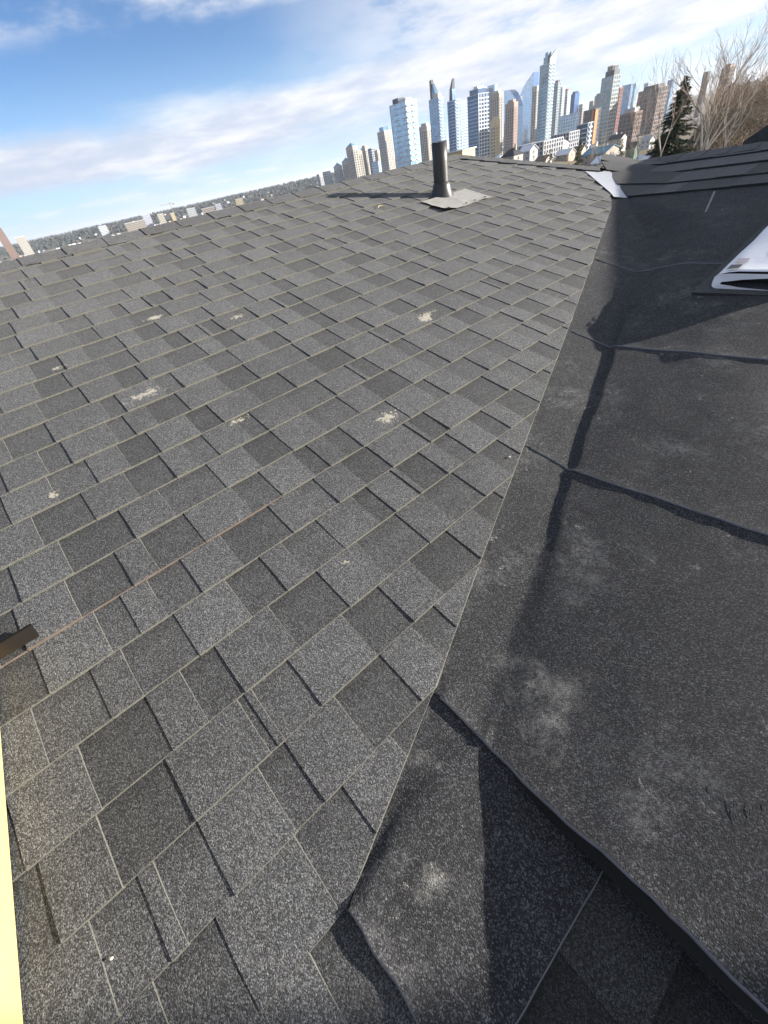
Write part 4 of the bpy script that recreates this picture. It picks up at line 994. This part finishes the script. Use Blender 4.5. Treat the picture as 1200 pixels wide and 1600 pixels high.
HS = [('pyr','house with a dark pyramid roof just beyond the hip of the roof','beige','roofdark',True),('h1','snowy roofed house right of the dark pyramid roof','grey','snow',False),('h2','cream house standing below the tallest tower','cream','roofbrown',False),('h3','long dark roofed house below the pale low rows','slabgrey','roofdark',False),('h4','house with snow on its roof left of the small spruce','tan','snow',False),('h5','brown roofed house close behind the hip','beige','roofbrown',False),
 ('h6','wide house with a blue green roof right of the small spruce','tan','roofblue',False),('h7','dark gabled house below the dark brick block','beige','roofdark',False),('h8','wide white roofed house in front of the blue green roof','cream','snow',False),('h9','small green shed left of the big spruce','green','roofdark',False),('h10','pale house above the green shed','slabgrey','grey',False),('h11','snow roofed garage just behind the shaded ridge','slabgrey','snow',False),('h12','brown house at the foot of the big spruce','brown','roofdark',False),('h13','yellowish house left of the blue green roof','gold','roofbrown',False),('h14','white flat house peeping over the hip left of the dark pyramid roof','white','snow',True)]
for k, l, w, r_, hp_ in HS: house_small(k, l, w, r_, hp_, rz=random.uniform(-.15, .15))
x0, x1, y0, y1, zt = TOWER['W1']
wl = empty('neighbour_house', ((x0+x1)/2-1, (y0+y1)/2, -12)); tag(wl, 'sunlit cream house wall peeping over the ridge right of the vent pipe', 'house', 'houses below the skyline')
mb = MB(); mb.box(-3.5, 2.2, -2.5, 2.5, 0, 12+zt); mb.build('wall', M['gold'], wl); mb = MB(); mb.box(-3.8, 2.5, -2.8, 2.8, 12+zt, 12.25+zt); mb.build('roof', M['slabgrey'], wl)

# ------------------------------------------------------------------ trees
M['bark'] = mat_plain('pale_bark', (.46, .42, .36), .9, .3, 3); M['twig'] = mat_plain('grey_twig', (.23, .18, .14), .9, .25, 2); M['bark_brown'] = mat_plain('brown_bark', (.14, .10, .075), .9, .3, 3)
M['brush'] = mat_plain('dry_brush', (.30, .22, .145), .95, .4, .35); M['needle'] = mat_plain('spruce_needles', (.028, .046, .022), .9, .5, 1.2); M['needle2'] = mat_plain('dry_spruce_needles', (.085, .08, .04), .9, .4, 1.2)
def bare_tree(x, y, ztop, label, rng, tr_mat='bark', tw_mat='twig', spread=.5, lean=(0, 0), depth=5, thick=None, group='bare trees behind the roof', fork=.42, stems=1):
    g = zg(x, y)-.3; H = ztop-g; rt = empty('bare_tree', (x, y, g)); tag(rt, label, 'tree', group)
    T_, B_ = MB(), MB(); r0 = thick or H*.008
    def grow(mb, p, d, L, r, lv):
        n = 4 if lv < 2 else 3; q = p
        for i in range(n):
            d2 = (d+Vector((rng.gauss(0, .07), rng.gauss(0, .07), .05))).normalized(); e = q+d2*(L/n)
            rr = r*(1-.42*i/n); (mb if lv < 2 else B_).tube(q, e, rr, r*(1-.42*(i+1)/n), 6 if lv < 2 else 3, 0, False)
            if lv >= 1 and lv < depth and i > 0:
                a = rng.uniform(0, 6.28); sd = Vector((math.cos(a), math.sin(a), 0)); nd_ = (d2*.8+sd*spread*rng.uniform(.6, 1.2)).normalized()
                grow(mb, e, nd_, L*rng.uniform(.38, .62), rr*.5, lv+1)
            q, d = e, d2
        if lv < depth:
            for k in range(2 if lv else 3):
                a = rng.uniform(0, 6.28); sd = Vector((math.cos(a), math.sin(a), 0)); grow(mb, q, (d+sd*spread*rng.uniform(.4, .9)).normalized(), L*rng.uniform(.6, .8), r*.55, lv+1)
    for s in range(stems):
        ld = Vector((lean[0]+rng.gauss(0, .05+.06*(stems > 1)), lean[1]+rng.gauss(0, .05+.06*(stems > 1)), 1)).normalized()
        grow(T_, Vector((.3*s, .2*s, 0)), ld, H*fork, r0*(1-.2*s), 0)
    zm = max(v[2] for v in T_.v+B_.v); k = H/zm
    for mb_ in (T_, B_): mb_.v = [(a*(.5+.5*k), b*(.5+.5*k), c*k) for a, b, c in mb_.v]
    T_.build('trunk', M[tr_mat], rt); B_.build('crown', M[tw_mat], rt); return rt
def spruce(x, y, ztop, label, rng, w=.26, group='spruces behind the roof', dens=1.0):
    g = zg(x, y)-.3; H = ztop-g; rt = empty('spruce_tree', (x, y, g)); tag(rt, label, 'tree', group)
    mb = MB(); mb.tube((0,0,0), (0,0,H), H*.014, .02, 7); mb.build('trunk', M['bark_brown'], rt)
    mb = MB(); n = int(H*8*dens)
    for i in range(n):
        f = i/n; z = H*(.10+.895*f); L = H*w*(1-f)**.85*rng.uniform(.6, 1.12)+.12; a = rng.uniform(0, 6.28); dx, dy = math.cos(a), math.sin(a)
        drp = -.22*L*rng.uniform(.4, 1.4); pm_ = Vector((dx*L*.55, dy*L*.55, z+drp*.5)); tp = Vector((dx*L, dy*L, z+drp*.7))
        mt = 1 if rng.random() < .22 else 0
        m_ = max(5, int(L*9*dens))
        for j in range(m_):
            t = rng.uniform(.12, 1); c = Vector((0,0,z)).lerp(pm_, t*2) if t < .5 else pm_.lerp(tp, t*2-1)
            c += Vector((rng.gauss(0, .07), rng.gauss(0, .07), rng.gauss(0, .05)))
            s = rng.uniform(.14, .32)*(1.1-.4*t)*(H/14)**.5; aa = a+rng.choice((-1, 1))*rng.uniform(.2, 1.2); e = Vector((math.cos(aa)*s*1.7, math.sin(aa)*s*1.7, -s*rng.uniform(0, .8)))
            sd = Vector((-math.sin(aa)*s*.4, math.cos(aa)*s*.4, rng.uniform(-.2, .2)*s)); up = Vector((0, 0, s*.5))
            mb.add([c-sd, c+sd, c+e, c+up*.7], [(0,1,2),(1,3,2),(3,0,2)], mt)
    mb.build('crown', [M['needle'], M['needle2']], rt); return rt
rg = random.Random(5)
SL = ['big dark spruce in front of the bare white tree', 'small brownish spruce behind the end of the hip', 'thin spruce beside the white roofed house', 'small spruce left of the big dark spruce', 'dwarf spruce among the houses below the tallest tower', 'young spruce half hidden in the brush right of the big spruce']
for (nm, x, y, z), l, w in zip(SPRUCE, SL, (.36, .26, .2, .24, .28, .28)): spruce(x, y, z, l, rg, w, dens=3.2 if nm == 'spruce' else 1.8)
BL = ['tall white barked tree with many bare stems right of the big spruce', 'thin bare tree left of the big spruce', 'bare tree with long twigs at the right rim', 'brown bare tree left of the small spruce', 'brown bare tree above the blue green roof', 'bare tree left of the cream house', 'bare tree right of the small spruce', 'bare tree left of the green shed', 'bare tree behind the long dark roofed house', 'bare pale tree in the brush behind the white tree', 'bare tree above the green shed', 'bare tree behind the snowy roofed house', 'slim bare tree rising just behind the tip of the big spruce', 'spreading bare tree on the bank right of the white barked tree', 'thin bare tree high on the brushy bank', 'crooked bare tree at the left end of the brushy bank', 'bare tree farthest right on top of the bank', 'brown bare tree under the tallest tower', 'brown bare tree beyond the dark pyramid roof', 'brown bare tree under the stepped beige tower', 'brown bare tree just left of the thin bare tree near the spruce']
for i, ((nm, x, y, z), l) in enumerate(zip(BARE, BL)):
    big = i in (0, 1, 2, 9, 12, 13, 14, 15, 16)
    bare_tree(x, y, z, l, rg, 'bark' if big else 'bark_brown', 'twig' if big else 'brush', .72 if i == 0 else .6, (0, 0), 5 if i in (0, 2) else 4, (z-zg(x, y))*(.013 if i == 0 else .008), fork=.30 if big else .3, stems=2 if i == 0 else 1)
# dry brush on the bank to the right
mb = MB(); cnt = 0
while cnt < 42000:
    a = R(rg.uniform(-20.9, -10)); D = rg.uniform(72, 150); x, y = D*math.sin(a), D*math.cos(a)
    ed = sst(-21, -17.6, math.degrees(a))
    if rg.random() > .2+.8*ed: continue
    cl = nz3(x*.16, y*.16)+.5*nz3(x*.5, y*.5)
    if cl < -.35: continue
    h = (1.2+2.6*max(0, cl+.35))*(.55+.6*ed); z = zg(x, y)-.2
    z0 = z+h*rg.uniform(0, 1)**.8; d = Vector((rg.gauss(0, .9), rg.gauss(0, .9), .9)).normalized(); L = rg.uniform(.25, .9)
    p = Vector((x, y, z0)); q = p+d*L; s = d.orthogonal().normalized()*rg.uniform(.018, .045); s2 = d.cross(s)
    mb.add([p-s, p+s, p+s2, q], [(0,1,3),(1,2,3),(2,0,3)], rg.choice((0, 0, 1, 2, 2))); cnt += 1
M['brush2'] = mat_plain('pale_dry_stems', (.44, .37, .28), .95, .3, .5); M['brush3'] = mat_plain('dark_dry_stems', (.13, .095, .06), .95, .3, .5)
tag(mb.build('dry_brush', [M['brush'], M['brush2'], M['brush3']]), 'golden brown bare brush covering the bank on the right', 'brush', kind='stuff')
# far woods along the horizon on the left
M['farwood'] = mat_plain('far_conifers', (.050, .062, .066), .95, .25, .01); M['farbare'] = mat_plain('far_bare_trees', (.10, .092, .09), .95, .3, .01)
mb = MB()
for i in range(11000):
    a = R(rg.uniform(-98, -46)); D = rg.uniform(1500, 2400) if i < 3500 else rg.uniform(2420, 2950)
    x, y = D*math.sin(a), D*math.cos(a); cl = nz3(x*.004, y*.004)
    if D < 2400 and cl < .02: continue
    h = rg.uniform(9, 19)*(1 if D > 2400 else .6); z = zg(x, y)-1; m_ = 1 if rg.random() < .15 else 0; w = h*(.22 if m_ == 0 else .42)
    if m_ == 0: vs = [(x-w,y-w,z),(x+w,y-w,z),(x+w,y+w,z),(x-w,y+w,z),(x,y,z+h)]; mb.add(vs, [(0,1,4),(1,2,4),(2,3,4),(3,0,4)], 0)
    else: h *= .7; vs = [(x-w*.5,y-w*.5,z),(x+w*.5,y-w*.5,z),(x+w*.5,y+w*.5,z),(x-w*.5,y+w*.5,z),(x-w,y-w,z+h*.6),(x+w,y-w,z+h*.6),(x+w,y+w,z+h*.6),(x-w,y+w,z+h*.6),(x,y,z+h)]; mb.add(vs, [(0,1,5,4),(1,2,6,5),(2,3,7,6),(3,0,4,7),(4,5,8),(5,6,8),(6,7,8),(7,4,8)], 1)
tag(mb.build('far_woods', [M['farwood'], M['farbare']]), 'dark line of trees along the horizon on the left', 'woods', kind='stuff')
# low roofs scattered over the far plain, too small to tell apart
mb = MB()
for i in range(900):
    a = R(rg.uniform(-98, -24)); D = rg.uniform(1000, 2600); x, y = D*math.sin(a), D*math.cos(a); z = zg(x, y); w, d, h = rg.uniform(6, 22), rg.uniform(6, 14), rg.uniform(4, 9)
    mb.box(x-w/2, x+w/2, y-d/2, y+d/2, z-2, z+h, rg.choice((0, 0, 1, 2, 3, 4)))
tag(mb.build('far_suburb', [M['slabgrey'], M['snow'], M['cream'], M['tan'], M['roofdark']]), 'mass of low houses spread over the far plain', 'houses', kind='stuff')

# thin winter haze between the roof and the city
hm = bpy.data.materials.new('thin_haze'); hm.use_nodes = True; hm.node_tree.nodes.clear()
pv = hm.node_tree.nodes.new('ShaderNodeVolumePrincipled'); pv.inputs['Density'].default_value = HAZE; pv.inputs['Color'].default_value = (.86, .91, 1.0, 1); pv.inputs['Anisotropy'].default_value = 0.2
ho = hm.node_tree.nodes.new('ShaderNodeOutputMaterial'); hm.node_tree.links.new(pv.outputs[0], ho.inputs['Volume'])
mb = MB(); mb.box(-41000, 41000, -41000, 41000, -46, 190)
tag(mb.build('haze', hm), 'thin pale winter haze over the city', 'haze', kind='stuff')
